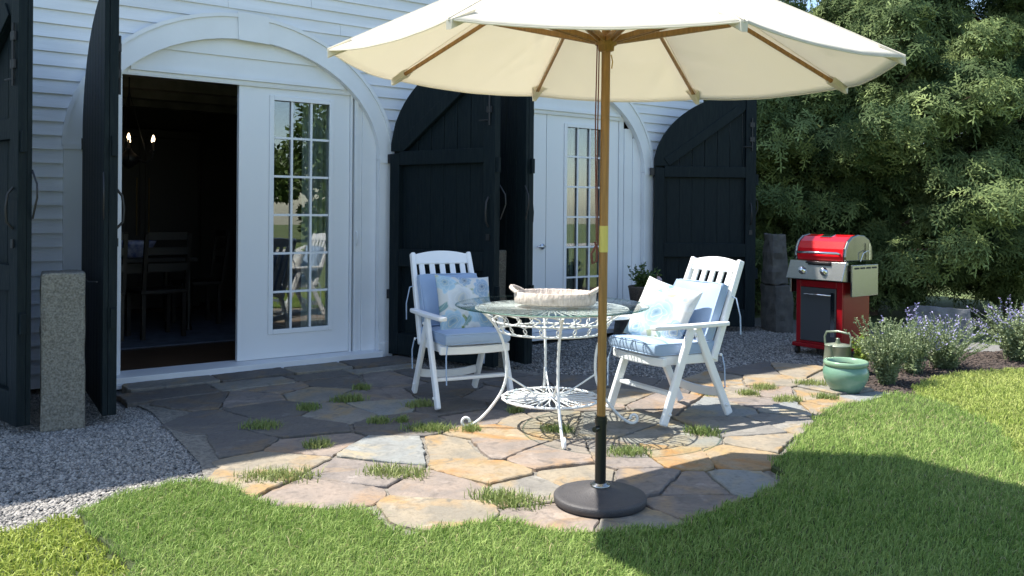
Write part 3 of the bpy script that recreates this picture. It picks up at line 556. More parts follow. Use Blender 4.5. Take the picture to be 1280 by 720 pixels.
for k in range(6):
    a = k*1.047+.3; c_, s_ = math.cos(a), math.sin(a); b = B(); b.tube([(.08*c_, .08*s_, 1.76), (.17*c_, .17*s_, 1.73), (.24*c_, .24*s_, 1.77), (.25*c_, .25*s_, 1.83)], .007, 6); b.lathe([(.012, 1.83), (.03, 1.84), (.03, 1.85), (.011, 1.85), (.011, 1.93), (0, 1.93)], 10, (.25*c_, .25*s_, 0)); ar = b.build('arm', M['iron'], ch)
    b = B(); b.lathe([(.0, 1.931), (.013, 1.94), (.017, 1.955), (.006, 1.99), (0, 1.995)], 10, (.25*c_, .25*s_, 0)); b.build('bulb', M['bulb'], ar)
cb = thing('china_cabinet', 'dark tall cabinet against the back wall of the room', 'cabinet', (2.6, 11.3, .056))
b = B(); b.box(-.7, .7, -.2, .25, 0, 2.2); b.build('carcass', M['dwood'], cb, bevel=.01)
for sx in (-.35, .35): b = B(); b.box(sx-.32, sx+.32, -.225, -.201, .1, 2.1); p_ = b.build('door', M['dwood'], cb, bevel=.01); b = B(); b.tube([(sx*.2, -.24, .9), (sx*.2, -.24, 1.6)], .01, 8); b.build('handle', M['dbrass'], p_)
def curtain(x0, x1, y, z0, z1, label):
    n = 40; v = []; 
    for i in range(n+1):
        x = x0+(x1-x0)*i/n; yy = y+.022*math.sin(i*1.05)+.008*math.sin(i*2.3); v += [(x, yy, z0), (x+.01*math.sin(i), yy*.4+y*.6, z1), (x, yy+.004, z0), (x+.01*math.sin(i), yy*.4+y*.6+.004, z1)]
    b = B(); b.add(v, [f for i in range(n) for f in ((i*4, i*4+4, i*4+5, i*4+1), (i*4+2, i*4+3, i*4+7, i*4+6))], 0, True); tag(b.build('curtain', M['curt']), label, 'curtain', 'curtains behind the french doors')
curtain(2.93, 3.27, 7.0, .08, 2.26, 'pale curtain behind the right panes of the near door'); curtain(5.80, 5.98, 7.02, .08, 2.28, 'pale curtain hanging in the left half of the far door glass'); curtain(6.05, 6.16, 7.02, .08, 2.28, 'narrow pale curtain in the right half of the far door glass')

# ------------------------------------------------------------------ patio umbrella
UB = (2.584, 2.823)
um = thing('patio_umbrella', 'cream canvas market umbrella on a wooden pole and dark round base', 'umbrella', (UB[0], UB[1], 0), 0)
b = B(); b.lathe([(.0, 0), (.197, 0), (.204, .005), (.206, .030), (.202, .036), (.190, .040), (.178, .038), (.10, .052), (.045, .070), (.04, .078), (.0, .078)], 64); bs = b.build('weighted_base', M['baseg'], um)
b = B(); b.lathe([(.045, .076), (.045, .081), (.031, .083), (.031, .088), (.0, .088)], 28); b.build('base_collar', M['steel'], bs)
LEAN = Vector((-.035, -.052, 0))     # the pole stands a little out of true
P = lambda z: Vector((LEAN.x*z*.5, LEAN.y*z*.5, z))
b = B(); b.tube([P(.082), P(.37)], .0245, 20); b.tube([P(.352), P(.374)], .0275, 20); b.tube([P(.37), P(.386)], .0255, 20); b.tube([P(.335)+Vector((-.03, -.01, 0)), P(.335)+Vector((-.055, -.018, 0))], .012, 10); b.build('sleeve', M['black'], um)
UZ, UR, UH = 1.897, 1.171, 2.465
b = B(); b.tube([P(.387), P(UH-.02)], .0195, 20); pole = b.build('pole', M['teak'], um)
b = B(); b.tube([P(1.11), P(1.225)], .0202, 20); b.build('sticker', M['label'], pole)
OFF = Vector((2.514-UB[0], 2.726-UB[1], 0))
ribend = []
for k in range(8):
    a = R(22.49+45*k); x, y = UR*math.cos(a), UR*math.sin(a); ribend.append(Vector((x, y, UZ-.0045*x+.0394*y))+OFF)
apex = Vector((OFF.x*1.1, OFF.y*1.1, UH))
hubz = 2.012
b = B(); hc = P(hubz); b.lathe([(.021, -.03), (.034, -.025), (.036, -.005), (.048, 0), (.05, .028), (.04, .034), (.021, .036)], 28, hc); b.build('runner_hub', M['teak'], um); b = B(); b.lathe([(.021, .34), (.05, .345), (.05, .375), (.021, .38)], 28, P(hubz)); b.build('top_hub', M['teak'], um)
b = B(); b.tube([P(hubz+.07)+Vector((.0, -.03, 0)), P(hubz+.11)+Vector((0, -.03, 0))], .014, 10); b.build('pulley', M['brass'], um)
# canopy: 8 gores, slightly sagging, with a hem; grid per gore
NG, NR = 36, 30; V = []; Q = []; 
fold = random.Random(2)
for k in range(8):
    e0, e1 = ribend[k], ribend[(k+1) % 8]; base = len(V); ph = fold.uniform(0, 6)
    cr = [((fold.uniform(.15, .95), fold.uniform(.05, .95)), fold.uniform(0, math.pi), fold.uniform(.012, .03), fold.choice((-1, 1))*fold.uniform(.004, .011), fold.uniform(.10, .28)) for _ in range(11)]
    for i in range(NR+1):
        s = i/NR
        for j in range(NG+1):
            t = j/NG; rim = e0.lerp(e1, t); mid = (e0+e1)/2; w_ = 4*t*(1-t)
            inn = (Vector((OFF.x, OFF.y, rim.z))-rim)*.006*w_*s*s     # the hem is drawn in between the ribs
            p = apex.lerp(rim+inn, s); sag = -.075*s*(1-s)*(.35+.65*w_)+.018*math.sin(math.pi*s)*(1-w_)
            fl = (.0025*math.sin(t*23+ph+s*5)+.003*math.sin(t*9-ph+s*13))*s*w_*(1.15-s)
            fl += sum(A*math.exp(-((-(s-c0[0])*math.sin(th_)+(t-c0[1])*s*.8*math.cos(th_))/wd)**2-(((s-c0[0])*math.cos(th_)+(t-c0[1])*s*.8*math.sin(th_))/ln)**2) for c0, th_, wd, A, ln in cr)*min(1, (1-s)*9+.15)*min(1, 12*t*(1-t))
            p.z += sag+fl-.024*w_*s**2.5; V.append(p)
    for i in range(NR):
        for j in range(NG): a = base+i*(NG+1)+j; Q.append((a, a+1, a+NG+2, a+NG+1))
b = B(); b.add(V, Q, 0, True); can = b.build('canopy', M['canvas'], um); so_ = can.modifiers.new('solid', 'SOLIDIFY'); so_.thickness = .0025; so_.offset = 0
for k in range(8):
    base = k*(NR+1)*(NG+1)+NR*(NG+1); rim = [V[base+j] for j in range(NG+1)]
    hb = B(); hb.tube([p+Vector((0, 0, -.004)) for p in rim], .0028, 6); hb.build('hem', M['canvas'], can)
for k in range(8):
    base = k*(NR+1)*(NG+1); sm_ = B(); sm_.tube([V[base+i*(NG+1)]+Vector((0, 0, .0015)) for i in range(NR+1)], .0032, 6); sm_.build('seam', M['canvas'], can)
for k in range(8):
    e = ribend[k]; d = (apex-e).normalized(); h0 = Vector((0, 0, -.018)); b = B(); b.bar(e+d*.015+h0, apex-d*.05+h0+Vector((0, 0, -.02)), .011, .018); rb = b.build('rib', M['teak'], um, bevel=.002)
    m_ = e.lerp(apex, .50)+Vector((0, 0, -.045)); c_ = hc+Vector((d.x, d.y, 0)).normalized()*-.045+Vector((0, 0, .018)); b = B()
    side = Vector((-d.y, d.x, 0)).normalized()*.013
    b.bar(c_+side, m_+side, .010, .024); b.build('strut', M['teak'], um, bevel=.002); b = B(); b.bar(c_-side, m_-side, .010, .024); b.build('strut', M['teak'], um, bevel=.002)
    c1 = e+d*.10; sw = Vector((-d.y, d.x, 0)).normalized(); b = B()
    z0 = Vector((0, 0, -.034)); b.add([e+sw*.012+Vector((0, 0, -.001)), e-sw*.012+Vector((0, 0, -.001)), c1-sw*.045+Vector((0, 0, .0)), c1+sw*.045, e+z0+sw*.01, e+z0-sw*.01, c1+z0-sw*.02, c1+z0+sw*.02], [(0, 1, 2, 3), (4, 5, 6, 7), (0, 1, 5, 4), (1, 2, 6, 5), (3, 0, 4, 7)], 0); b.build('rib_pocket', M['canvas'], can)
b = B(); s0 = Vector((-.031, .012, 0)); b.tube([hc+Vector((-.03, .01, .05)), P(1.75)+s0, P(1.45)+s0*1.05, P(1.2)+s0*.8, P(1.14)+s0*.8], .0032, 6); b.tube([hc+Vector((-.038, .014, .05)), P(1.7)+s0*1.35, P(1.4)+s0*1.2, P(1.16)+s0], .0032, 6)
b.tube([P(1.14)+s0, P(1.10)+s0*1.7, P(1.06)+s0*1.5, P(1.07)+s0*.9, P(1.13)+s0*.9, P(1.155)+s0*1.2], .0055, 6); b.build('pull_cord', M['cord'], um)
b = B(); b.tube([P(hubz-.04)+Vector((.026, -.005, 0)), P(hubz-.07)+Vector((.034, -.006, 0)), P(hubz-.10)+Vector((.03, -.005, 0))], .003, 6); b.build('pin', M['brass'], um)

# ------------------------------------------------------------------ wire table
tb = thing('garden_table', 'round glass-topped table with curled white wire frame', 'table', (3.254, 3.994, 0))
def ring(bb, r, z, rad, n=64, tw=0): bb.tube([(r*math.cos(a), r*math.sin(a), z+tw*math.sin(a*9)) for a in np.linspace(0, 2*math.pi, n, endpoint=False)], rad, 8, True)
b = B(); b.lathe([(0, .7225), (.572, .7225), (.5785, .726), (.5785, .730), (.572, .733), (0, .733)], 96, mi=0)
b.fm = [1 if i//96 in (1, 2, 3) and i < 96*5 else 0 for i in range(len(b.f))]
b.build('glass_top', [M['tglass'], M['grim']], tb)
b = B(); ring(b, .455, .708, .006)
for k in range(28):   # petal loops from the hub to the rim
    a = 2*math.pi*k/28; pts = []
    for t in np.linspace(-1, 1, 15): rr = .06+.395*math.cos(t*math.pi/2)**.55; aa = a+t*.115*(.3+.7*math.cos(t*1.2)); pts.append((rr*math.cos(aa), rr*math.sin(aa), .706))
    b.tube(pts, .0048, 6)
b.build('top_grille', M['wire'], tb)
b = B(); ring(b, .355, .638, .0055); ring(b, .318, .575, .006)
b.build('basket_ring', M['wire'], tb)
b = B()
for k in range(22):
    a = 2*math.pi*k/22; pts = []
    for t in np.linspace(0, 2*math.pi, 18, endpoint=False):
        u_ = math.sin(t)*.058; v_ = math.cos(t); rr = .338+.019*v_; zz = .607+.031*v_; aa = a+u_/rr; pts.append((rr*math.cos(aa), rr*math.sin(aa), zz))
    b.tube(pts, .0034, 5, True)
    pts = []
    for t in np.linspace(0, 1, 9): rr = .355+.095*t; aa = a+.16*math.sin(math.pi*t); pts.append((rr*math.cos(aa), rr*math.sin(aa), .638+.068*t**.8))
    b.tube(pts, .0034, 5); b.tube([(x*math.cos(.28)-y*math.sin(.28), x*math.sin(.28)+y*math.cos(.28), z_) for x, y, z_ in pts[::-1]], .0034, 5)
b.build('scroll_band', M['wire'], tb)
LEG = [(.43, .700), (.385, .66), (.335, .60), (.30, .53), (.275, .45), (.268, .36), (.275, .28), (.305, .20), (.36, .12), (.42, .055), (.475, .016), (.505, .008), (.528, .020), (.530, .045), (.512, .060), (.492, .052), (.487, .034)]
lp = smooth_open(LEG, 4)
for k, a in enumerate((R(59), R(149), R(239), R(331))):
    b = B(); b.tube([(r_*math.cos(a), r_*math.sin(a), z_) for r_, z_ in lp], .0085, 10); b.build('leg', M['wire'], tb)
b = B(); ring(b, .29, .172, .0075)
for k in range(20):
    a = 2*math.pi*k/20; pts = []
    for t in np.linspace(-1, 1, 13): rr = .03+.258*math.cos(t*math.pi/2)**.6; aa = a+t*.15; pts.append((rr*math.cos(aa), rr*math.sin(aa), .172))
    b.tube(pts, .0038, 5); b.lathe([(0, -.011), (.010, -.006), (.012, 0), (.010, .006), (0, .011)], 8, (.29*math.cos(a+.157), .29*math.sin(a+.157), .172))
for a in (R(59), R(149), R(239), R(331)): b.tube([(0, 0, .19), (.1*math.cos(a), .1*math.sin(a), .20), (.272*math.cos(a), .272*math.sin(a), .31)], .006, 6)
b.lathe([(0, .16), (.03, .165), (.03, .18), (.012, .19), (.012, .2), (0, .203)], 14); b.build('lower_shelf', M['wire'], tb)
# woven tray
tr = thing('wicker_tray', 'oval whitewashed wicker tray with two raised handles on the glass table', 'tray', (3.29, 4.01, .7335), R(-48))
b = B(); b.lathe([(0, .0), (.97, .0), (1.0, .006), (1.02, .068), (.985, .072), (.955, .066), (.94, .010), (0, .010)], 72, sx=.245, sy=.185); 
v2 = []
for i, (x, y, z_) in enumerate(b.v):
    rr = math.hypot(x/.245, y/.185); a = math.atan2(y/.185, x/.245); lift = max(0, abs(math.cos(a))-.93)/.07
    if z_ > .05: z_ += .0015*math.sin(a*40)
    v2.append((x*(1+.004*math.sin(a*90)), y*(1+.004*math.sin(a*90)), z_))
b.v = v2; b.build('basket', M['wick'], tr)
for s in (-1, 1):
    b = B(); b.tube([(s*.215, -.085, .066), (s*.240, -.070, .080), (s*.262, -.040, .092), (s*.268, 0, .095), (s*.262, .040, .092), (s*.240, .070, .080), (s*.215, .085, .066)], .0125, 10); b.build('handle', M['wick'], tr)

# ------------------------------------------------------------------ chairs
def make_chair(label, loc, rz):
    c = thing('garden_chair', label, 'chair', loc, rz, 'white slatted garden chairs at the glass table')
    def leg(s, y1, x=.262):
        b = B(); b.bar((s*x, -.03+.035*np.sign(y1), .605), (s*x, y1, .012), .030, .056, (0, 1, 0)); b.v = [(p[0], p[1], max(p[2], .003)) for p in b.v]
        return b.build('leg', M['chair'], c, bevel=.010, seg=3)
    for s in (-1, 1): leg(s, -.285); leg(s, .285, .228)
    for s in (-1, 1):
        b = B(); o_ = [(-.37, -.028), (-.382, 0), (-.37, .028), (-.1, .031), (.19, .026), (.235, .018), (.24, 0), (.235, -.018), (.19, -.026), (-.1, -.031)]
        b.prism([(s*.264+yy, xx) for xx, yy in o_], .607, .634, 'z'); b.v = [(x, y, z_+.02*max(0, -y-.1)) for x, y, z_ in b.v]; b.build('armrest', M['chair'], c, bevel=.007, seg=3)
    for s in (-1, 1):
        b = B(); b.bar((s*.232, .14, .385), (s*.212, .395, 1.025), .034, .050, (0, 1, 0)); b.build('back_post', M['chair'], c, bevel=.011, seg=3)
    n = Vector((0, .255, .64)).normalized(); bk = lambda h: Vector((0, .14, .385))+n*h
    b = B(); dn = Vector((0, n.z, -n.y))*.012; pts = []
    for x in np.linspace(-.200, .200, 13): k_ = 1-(x/.200)**2; pts.append((x, k_))
    lo = [bk(.60)+Vector((x, 0, 0)) for x, k_ in pts]; hi = [bk(.675+.028*k_)+Vector((x, .0, 0)) for x, k_ in pts]; m_ = len(pts)
    v = [p-dn for p in lo]+[p-dn for p in hi]+[p+dn for p in lo]+[p+dn for p in hi]; f = []
    for i in range(m_-1): f += [(i, i+1, m_+i+1, m_+i), (2*m_+i, 3*m_+i, 3*m_+i+1, 2*m_+i+1), (m_+i, m_+i+1, 3*m_+i+1, 3*m_+i), (i, 2*m_+i, 2*m_+i+1, i+1)]
    f += [(0, m_, 3*m_, 2*m_), (m_-1, 3*m_-1, 4*m_-1, 2*m_-1)]
    b.add(v, f); b.build('top_rail', M['chair'], c, bevel=.005)
    for x in (-.155, -.0775, 0, .0775, .155): b = B(); b.bar(bk(.02)+Vector((x, 0, 0)), bk(.603)+Vector((x, 0, 0)), .040, .014, (0, 1, 0)); b.build('slat', M['chair'], c, bevel=.003)
    for s in (-1, 1): b = B(); b.bar((s*.2, -.27, .405), (s*.205, .2, .395), .03, .062); b.build('side_rail', M['chair'], c, bevel=.008)
    b = B(); pts = [(x, -.275-.035*(1-(x/.245)**2)) for x in np.linspace(-.245, .245, 11)]; b.prism(pts+[(x, y+.032) for x, y in pts[::-1]], .372, .428, 'z'); b.build('front_rail', M['chair'], c, bevel=.008)
    for y in np.linspace(-.20, .15, 6): b = B(); b.box(-.184, .184, y-.022, y+.022, .412, .427); b.build('seat_slat', M['chair'], c, bevel=.003)
    b = B(); b.bar((-.246, -.195, .195), (.246, -.195, .195), .052, .024, (0, 0, 1)); b.v = [(x, y, z_) for x, y, z_ in b.v]; b.build('front_stretcher', M['chair'], c, bevel=.006)
    b = B(); pts = [(x, .135-.02*(1-(x/.212)**2)) for x in np.linspace(-.212, .212, 9)]; b.prism([(x, .175+.02*(x/.212)**2) for x, _ in pts]+[(x, .118+.02*(x/.212)**2) for x, _ in pts[::-1]], .205, .23, 'y'); b.build('rear_stretcher', M['chair'], c, bevel=.006)
    for s in (-1, 1):
        for y, z_ in ((-.245, .08), (.25, .08), (-.045, .56), (.18, .42)):
            k = B().lathe([(0, 0), (.011, 0), (.009, .006), (0, .007)], 10); xx = .278 if y < 0 else (.244 if z_ < .3 else .26); b = B(); b.add([(s*(xx+p[2]), y+p[0], z_+p[1]) for p in k.v], k.f, 0, True); b.build('bolt_cap', M['chair'], c)
    return c
CL = ((3.20, 4.913, .004), R(-11.2)); CR = ((4.08, 3.805, .004), R(-95.7))
CHAIR_H = .955
c1 = make_chair('white slatted garden chair facing the lawn by the dark carriage door', *CL)
c2 = dup(c1, CR[0], CR[1], 'white slatted garden chair sitting in the sun, turned side on to the table')
for c_ in (c1, c2): c_.scale = (1, 1, CHAIR_H)
def pad(name, w_, l_, t_, m, parent, fn, pipem):
    """rounded box pad; fn maps local (x, l, t) to the parent's frame"""
    nx, ny, nz = 14, 14, 5; bm = bmesh.new(); bmesh.ops.create_cube(bm, size=1); bmesh.ops.subdivide_edges(bm, edges=bm.edges, cuts=9, use_grid_fill=True)
    from mathutils import noise
    for v in bm.verts:
        x, y, z_ = v.co; e = (1-(2*abs(x))**6)*(1-(2*abs(y))**6); cx = x*w_; cy = y*l_; cz = z_*t_*(.80+.26*e)
        cz += noise.noise(Vector((cx*7, cy*7, z_*3)))*.005; r_ = 1-.03*(2*abs(z_))**3; v.co = fn(cx*r_, cy*r_, cz)
    me = bpy.data.meshes.new(name); bm.to_mesh(me); bm.free(); me.materials.append(m); me.polygons.foreach_set('use_smooth', [True]*len(me.polygons)); o = link(bpy.data.objects.new(name, me), parent)
    b_ = o.modifiers.new('bevel', 'BEVEL'); b_.width = .016; b_.segments = 3; b_.limit_method = 'ANGLE'; b_.angle_limit = R(50)
    for zz in (-.5, .5):
        pts = []
        for a in np.linspace(0, 2*math.pi, 64, endpoint=False):
            ca, sa = math.cos(a), math.sin(a); k = 1/max(abs(ca), abs(sa)); k = min(k, 1.36); pts.append(fn(ca*k*w_*.5*.975, sa*k*l_*.5*.975, zz*t_*.80))
        b = B(); b.tube(pts, .0042, 6, True); b.build('piping', pipem, o)
    return o
def cushion(label, loc, rz):
    c = thing('chair_cushion', label, 'cushion', loc, rz, 'pale blue chair cushions')
    pad('seat_pad', .455, .50, .085, M['cush'], c, lambda x, y, z_: Vector((x, y-.075, z_+.474-.02*y)), M['pipe'])
    n = Vector((0, .265, .66)).normalized(); q = Vector((0, -n.z, n.y)); b0 = Vector((0, .14, .385))+n*.30+q*.068
    pad('back_pad', .44, .39, .075, M['cush'], c, lambda x, y, z_: b0+Vector((x, 0, 0))+n*y+q*z_, M['pipe'])
    tie = lambda p: B().tube(p, .0045, 6).build('tie', M['pipe'], c)
    for s in (-1, 1):
        tie([(s*.19, .16, .44), (s*.262, .19, .42), (s*.274, .20, .34), (s*.268, .21, .20)]); tie([(s*.205, .28, .80), (s*.258, .31, .78), (s*.275, .33, .66), (s*.27, .34, .54)])
    tie([(-.21, -.31, .44), (-.225, -.325, .36), (-.222, -.33, .18)])
    return c
k1 = cushion('pale blue cushion strapped to the chair by the dark carriage door', *CL)
k2 = dup(k1, CR[0], CR[1], 'pale blue cushion strapped to the sunlit chair')
for c_ in (k1, k2): c_.scale = (1, 1, CHAIR_H)
def floral_rgb(U, V_, seed):
    r_ = np.random.default_rng(seed); col = np.ones(U.shape+(3,))*np.array([.60, .60, .57])
    def blend(mask, c): 
        nonlocal col
        m_ = np.clip(mask, 0, 1)[..., None]; col = col*(1-m_)+np.array(c)*m_
    wob = lambda: .03*np.sin(U*9+r_.uniform(0, 6))+.03*np.sin(V_*11+r_.uniform(0, 6))
    for _ in range(24):   # leaves
        cx, cy, a = r_.uniform(-1, 1), r_.uniform(-1, 1), r_.uniform(0, 6.3); x = (U-cx)*np.cos(a)+(V_-cy)*np.sin(a); y = -(U-cx)*np.sin(a)+(V_-cy)*np.cos(a)
        d = (x/.30)**2+((y+wob())/.10)**2; blend((1-d)*5, [(.20, .27, .12), (.30, .36, .20), (.20, .32, .32), (.38, .42, .28)][r_.integers(4)]); blend((1-np.abs(y)/.012)*(d < 1)*.7, (.6, .64, .5))
    for cx, cy, rad, pal in ((-.25, .12, .56, 0), (.5, -.45, .58, 1), (.55, .55, .40, 2), (-.65, -.62, .46, 1), (-.75, .72, .38, 1), (.1, -.95, .34, 0), (-.05, .85, .30, 2)) if seed != 9 else ((.0, -.1, .66, 1), (-.75, .35, .45, 0), (.7, .6, .48, 0), (-.55, -.75, .44, 1), (.8, -.5, .40, 2), (.05, .9, .36, 1)):
        c0 = [((.60, .61, .60), (.33, .43, .50)), ((.36, .52, .62), (.09, .25, .40)), ((.28, .40, .52), (.04, .09, .19))][pal]
        x, y = U-cx+wob(), V_-cy+wob(); rr = np.hypot(x, y); th = np.arctan2(y, x)
        for k, (s, n_) in enumerate(((1, 7), (.72, 6), (.46, 5), (.26, 4))):
            edge = rad*s*(.80+.20*np.abs(np.cos(th*n_/2+k*1.3))); m_ = np.clip((edge-rr)*30, 0, 1); f = np.clip(rr/edge, 0, 1)[..., None]; petal = np.array(c0[1])*(1-f)+np.array(c0[0])*f*1.02
            petal = petal*(1-.25*k*.4)+np.array([.6, .6, .58])*.10; col = col*(1-m_[..., None])+petal*m_[..., None]
            blend(np.clip(1-np.abs(edge-rr)/.014, 0, 1)*.75, (.66, .66, .63) if k < 3 else (.7, .62, .35))
    return np.clip(col, .02, .82)
def throw_pillow(label, loc, rot, seed, s=.40):
    n = 110; u = np.linspace(-1, 1, n); U, V_ = np.meshgrid(u, u); P_ = []
    e = (1-np.abs(U)**2.4)*(1-np.abs(V_)**2.4); pinch = 1-.10*(np.abs(U)**2)*(1-np.abs(V_)**2)*0
    ed = lambda A, B_: A*(1-.085*(1-B_**2)*np.abs(A)**3)
    X = ed(U, V_)*s/2; Z = ed(V_, U)*s/2; T = np.clip(e, 0, 1)**.42*.068*(1+.06*np.sin(U*5+seed)+.05*np.sin(V_*7-U*3)); lump = .006*np.sin(U*8+V_*5+seed)*e
    front = np.stack([X, -T+lump, Z], -1).reshape(-1, 3); back = np.stack([X, T, Z], -1).reshape(-1, 3); V3 = np.concatenate([front, back])
    i, j = np.meshgrid(np.arange(n-1), np.arange(n-1)); a = (j*n+i).ravel(); qf = np.stack([a, a+1, a+n+1, a+n], -1); qb = np.stack([a, a+n, a+n+1, a+1], -1)+n*n
    c = floral_rgb(U, V_, seed).reshape(-1, 3); c = np.concatenate([np.concatenate([c, c]), np.ones((2*n*n, 1))], 1)
    o = npmesh('throw_pillow', V3, np.concatenate([qf, qb]), None, M['floral'], smooth=True, col=c); o.location = loc; o.rotation_euler = rot
    return tag(o, label, 'pillow', 'floral throw pillows')
def on_chair(ch, x, y, z): 
    (cx, cy, cz), a = ch; return (cx+x*math.cos(a)-y*math.sin(a), cy+x*math.sin(a)+y*math.cos(a), cz+z)
throw_pillow('white, blue and green floral pillow upright on the shaded chair', on_chair(CL, .035, .005, .638), (R(-20), R(4), CL[1]+R(6)), 5, .42)
throw_pillow('white and blue floral pillow tipped on the sunlit chair', on_chair(CR, -.05, -.03, .638), (R(-27), R(11), CR[1]+R(14)), 9, .42)

# ------------------------------------------------------------------ grill
gr = thing('gas_grill', 'red and stainless gas barbecue cart with folded side shelves', 'grill', (7.20, 4.68, -.03), R(-88))
b = B(); b.box(-.275, .275, -.245, .245, .075, .115); b.build('base_shelf', M['dred'], gr, bevel=.01)
for sx in (-.24, .24):
    for sy in (-.2, .2):
        k = B().lathe([(0, -.012), (.034, -.012), (.036, -.006), (.036, .006), (.034, .012), (0, .012)], 20); b = B(); b.add([(sx+p[2], sy+p[0], .036+p[1]) for p in k.v], k.f, 0, True); b.box(sx-.016, sx+.016, sy-.012, sy+.012, .03, .074); b.build('caster', M['blackp'], gr)
b = B(); b.box(.215, .235, -.215, .225, .116, .70); b.box(-.235, -.215, -.215, .225, .116, .70); b.box(-.214, .214, .205, .225, .116, .70); b.build('cart_panel', M['dred'], gr, bevel=.004)
b = B(); b.box(-.235, -.19, -.235, -.216, .116, .70); b.box(.175, .235, -.235, -.216, .116, .70); b.box(-.189, .174, -.235, -.216, .64, .70); b.box(-.189, .174, -.235, -.216, .116, .14); b.build('cart_frame', M['dred'], gr, bevel=.004)
b = B(); b.box(-.186, .171, -.242, -.222, .143, .637); dd = b.build('cart_door', M['gdoor'], gr, bevel=.005)
b = B(); b.tube([(-.14, -.244, .575), (-.12, -.285, .578), (.10, -.285, .578), (.12, -.244, .575)], .009, 8); b.box(.125, .165, -.249, -.2425, .2, .6); b.build('door_pull', M['chrome'], dd)
b = B(); b.box(-.27, .27, -.225, .22, .702, .80); b.build('firebox', M['cast'], gr, bevel=.006)
b = B(); b.prism([(-.335, .715), (-.225, .705), (-.225, .885), (-.265, .885)], -.285, .285, 'x'); cp = b.build('control_panel', M['steel'], gr, bevel=.006)
b = B(); b.prism([(-.300, .862), (-.300, .876), (-.262, .884), (-.262, .87)], -.10, .14, 'x'); b.build('badge_strip', M['cast'], cp)
for x in (-.13, .09):
    n_ = Vector((0, -.92, .38)); c_ = Vector((x, -.303, .795)); k = B().lathe([(0, 0), (.036, 0), (.036, .006), (.027, .010), (.024, .038), (.020, .042), (0, .042)], 28); rot = Vector((0, 0, 1)).rotation_difference(n_).to_matrix(); b = B(); b.add([tuple(c_+rot @ Vector(p)) for p in k.v], k.f, 0, True); b.bar(c_+n_*.043+Vector((0, 0, 0)), c_+n_*.05, .006, .03, (0, 0, 1)); b.build('knob', M['chrome'], cp)
lidp = [(-.222, .888), (-.236, .93), (-.225, 1.00), (-.185, 1.065), (-.115, 1.108), (-.02, 1.125), (.08, 1.118), (.165, 1.08), (.215, 1.01), (.225, .93), (.222, .888)]
b = B(); b.prism(lidp, -.232, .232, 'x'); lid = b.build('lid', M['red'], gr, bevel=.006, seg=3)
for s in (-1, 1):
    b = B(); a, c_ = sorted((s*.233, s*.262)); b.prism([(y*1.02, .886+(z_-.886)*1.03) for y, z_ in lidp], a, c_, 'x'); b.build('end_cap', M['capst'], lid, bevel=.012, seg=3)
b = B(); b.tube([(-.20, -.229, .955), (-.20, -.285, .962), (.20, -.285, .962), (.20, -.229, .955)], .012, 10); b.build('lid_handle', M['chrome'], lid)
b = B(); b.add([(-.06, -.135, 1.106), (.06, -.135, 1.106), (.06, -.06, 1.127), (-.06, -.06, 1.127), (-.06, -.135, 1.100), (.06, -.135, 1.100), (.06, -.06, 1.12), (-.06, -.06, 1.12)], [(0, 1, 2, 3), (4, 5, 6, 7), (0, 1, 5, 4), (1, 2, 6, 5), (2, 3, 7, 6), (3, 0, 4, 7)]); b.build('temperature_gauge', M['chrome'], lid, bevel=.002)
for s in (-1, 1):
    b = B(); a, c_ = sorted((s*.300, s*.322)); b.box(a, c_, -.22, .22, .575, .86); sh = b.build('side_shelf', M['steel'], gr, bevel=.005)
    if s > 0:
        for y in (-.15, -.05, .05, .15): b = B(); b.box(.3225, .3245, y-.038, y+.038, .822, .838); b.build('tool_slot', M['blackp'], sh)
    b = B(); a, c_ = sorted((s*.276, s*.299)); b.box(a, c_, -.2, .2, .80, .85); b.build('shelf_bracket', M['cast'], sh)
b = B(); b.tube([(.27, .0, .885), (.285, .02, .96), (.285, .10, .985), (.285, .15, .93)], .004, 6); b.tube([(.285, .13, .90), (.285, .13, 1.05)], .008, 8); b.build('utensil_hook', M['chrome'], gr)

# ------------------------------------------------------------------ pot, watering can, planter
pt = thing('ceramic_pot', 'round celadon green glazed pot on the flagstones', 'pot', (*g(1057, 488)[:2], -.012))
b = B(); b.lathe([(0, 0), (.088, 0), (.098, .012), (.128, .06), (.153, .115), (.160, .160), (.155, .195), (.143, .222), (.138, .228)], 56); b.lathe([(.138, .228), (.120, .22), (.125, .19), (.135, .15), (.13, .13), (0, .13)], 56); b.build('body', M['celadon'], pt)
b = B(); b.lathe([(.139, .226), (.150, .230), (.155, .240), (.155, .262), (.149, .269), (.138, .270), (.128, .262), (.122, .222)], 56); b.build('rim', M['celrim'], pt); pt.scale = (1, 1, .86)
wc = thing('watering_can', 'weathered zinc watering can with hooped handle behind the green pot', 'watering can', (*g(1047, 462)[:2], -.005), R(-80))
b = B(); b.lathe([(0, 0), (.118, 0), (.120, .008), (.116, .012), (.102, .20), (.106, .206), (.10, .212), (.05, .222), (0, .224)], 36); b.build('body', M['galv'], wc)
b = B(); b.tube([(.0, -.105, .04), (.0, -.135, .10), (.0, -.150, .17), (.0, -.158, .215)], .030, 12, r2=.018); b.lathe([(.018, 0), (.022, .004), (.022, .012), (.014, .014), (0, .005)], 14, (0, -.158, .212)); b.build('spout', M['galv'], wc)
b = B(); b.tube([(-.105, 0, .20), (-.112, 0, .27), (-.095, 0, .31), (0, 0, .322), (.095, 0, .31), (.112, 0, .27), (.105, 0, .20)], .009, 8); b.lathe([(.018, 0), (.022, .01), (.012, .03), (.018, .04), (0, .046)], 12, (0, 0, .222)); b.build('handle', M['galv'], wc)
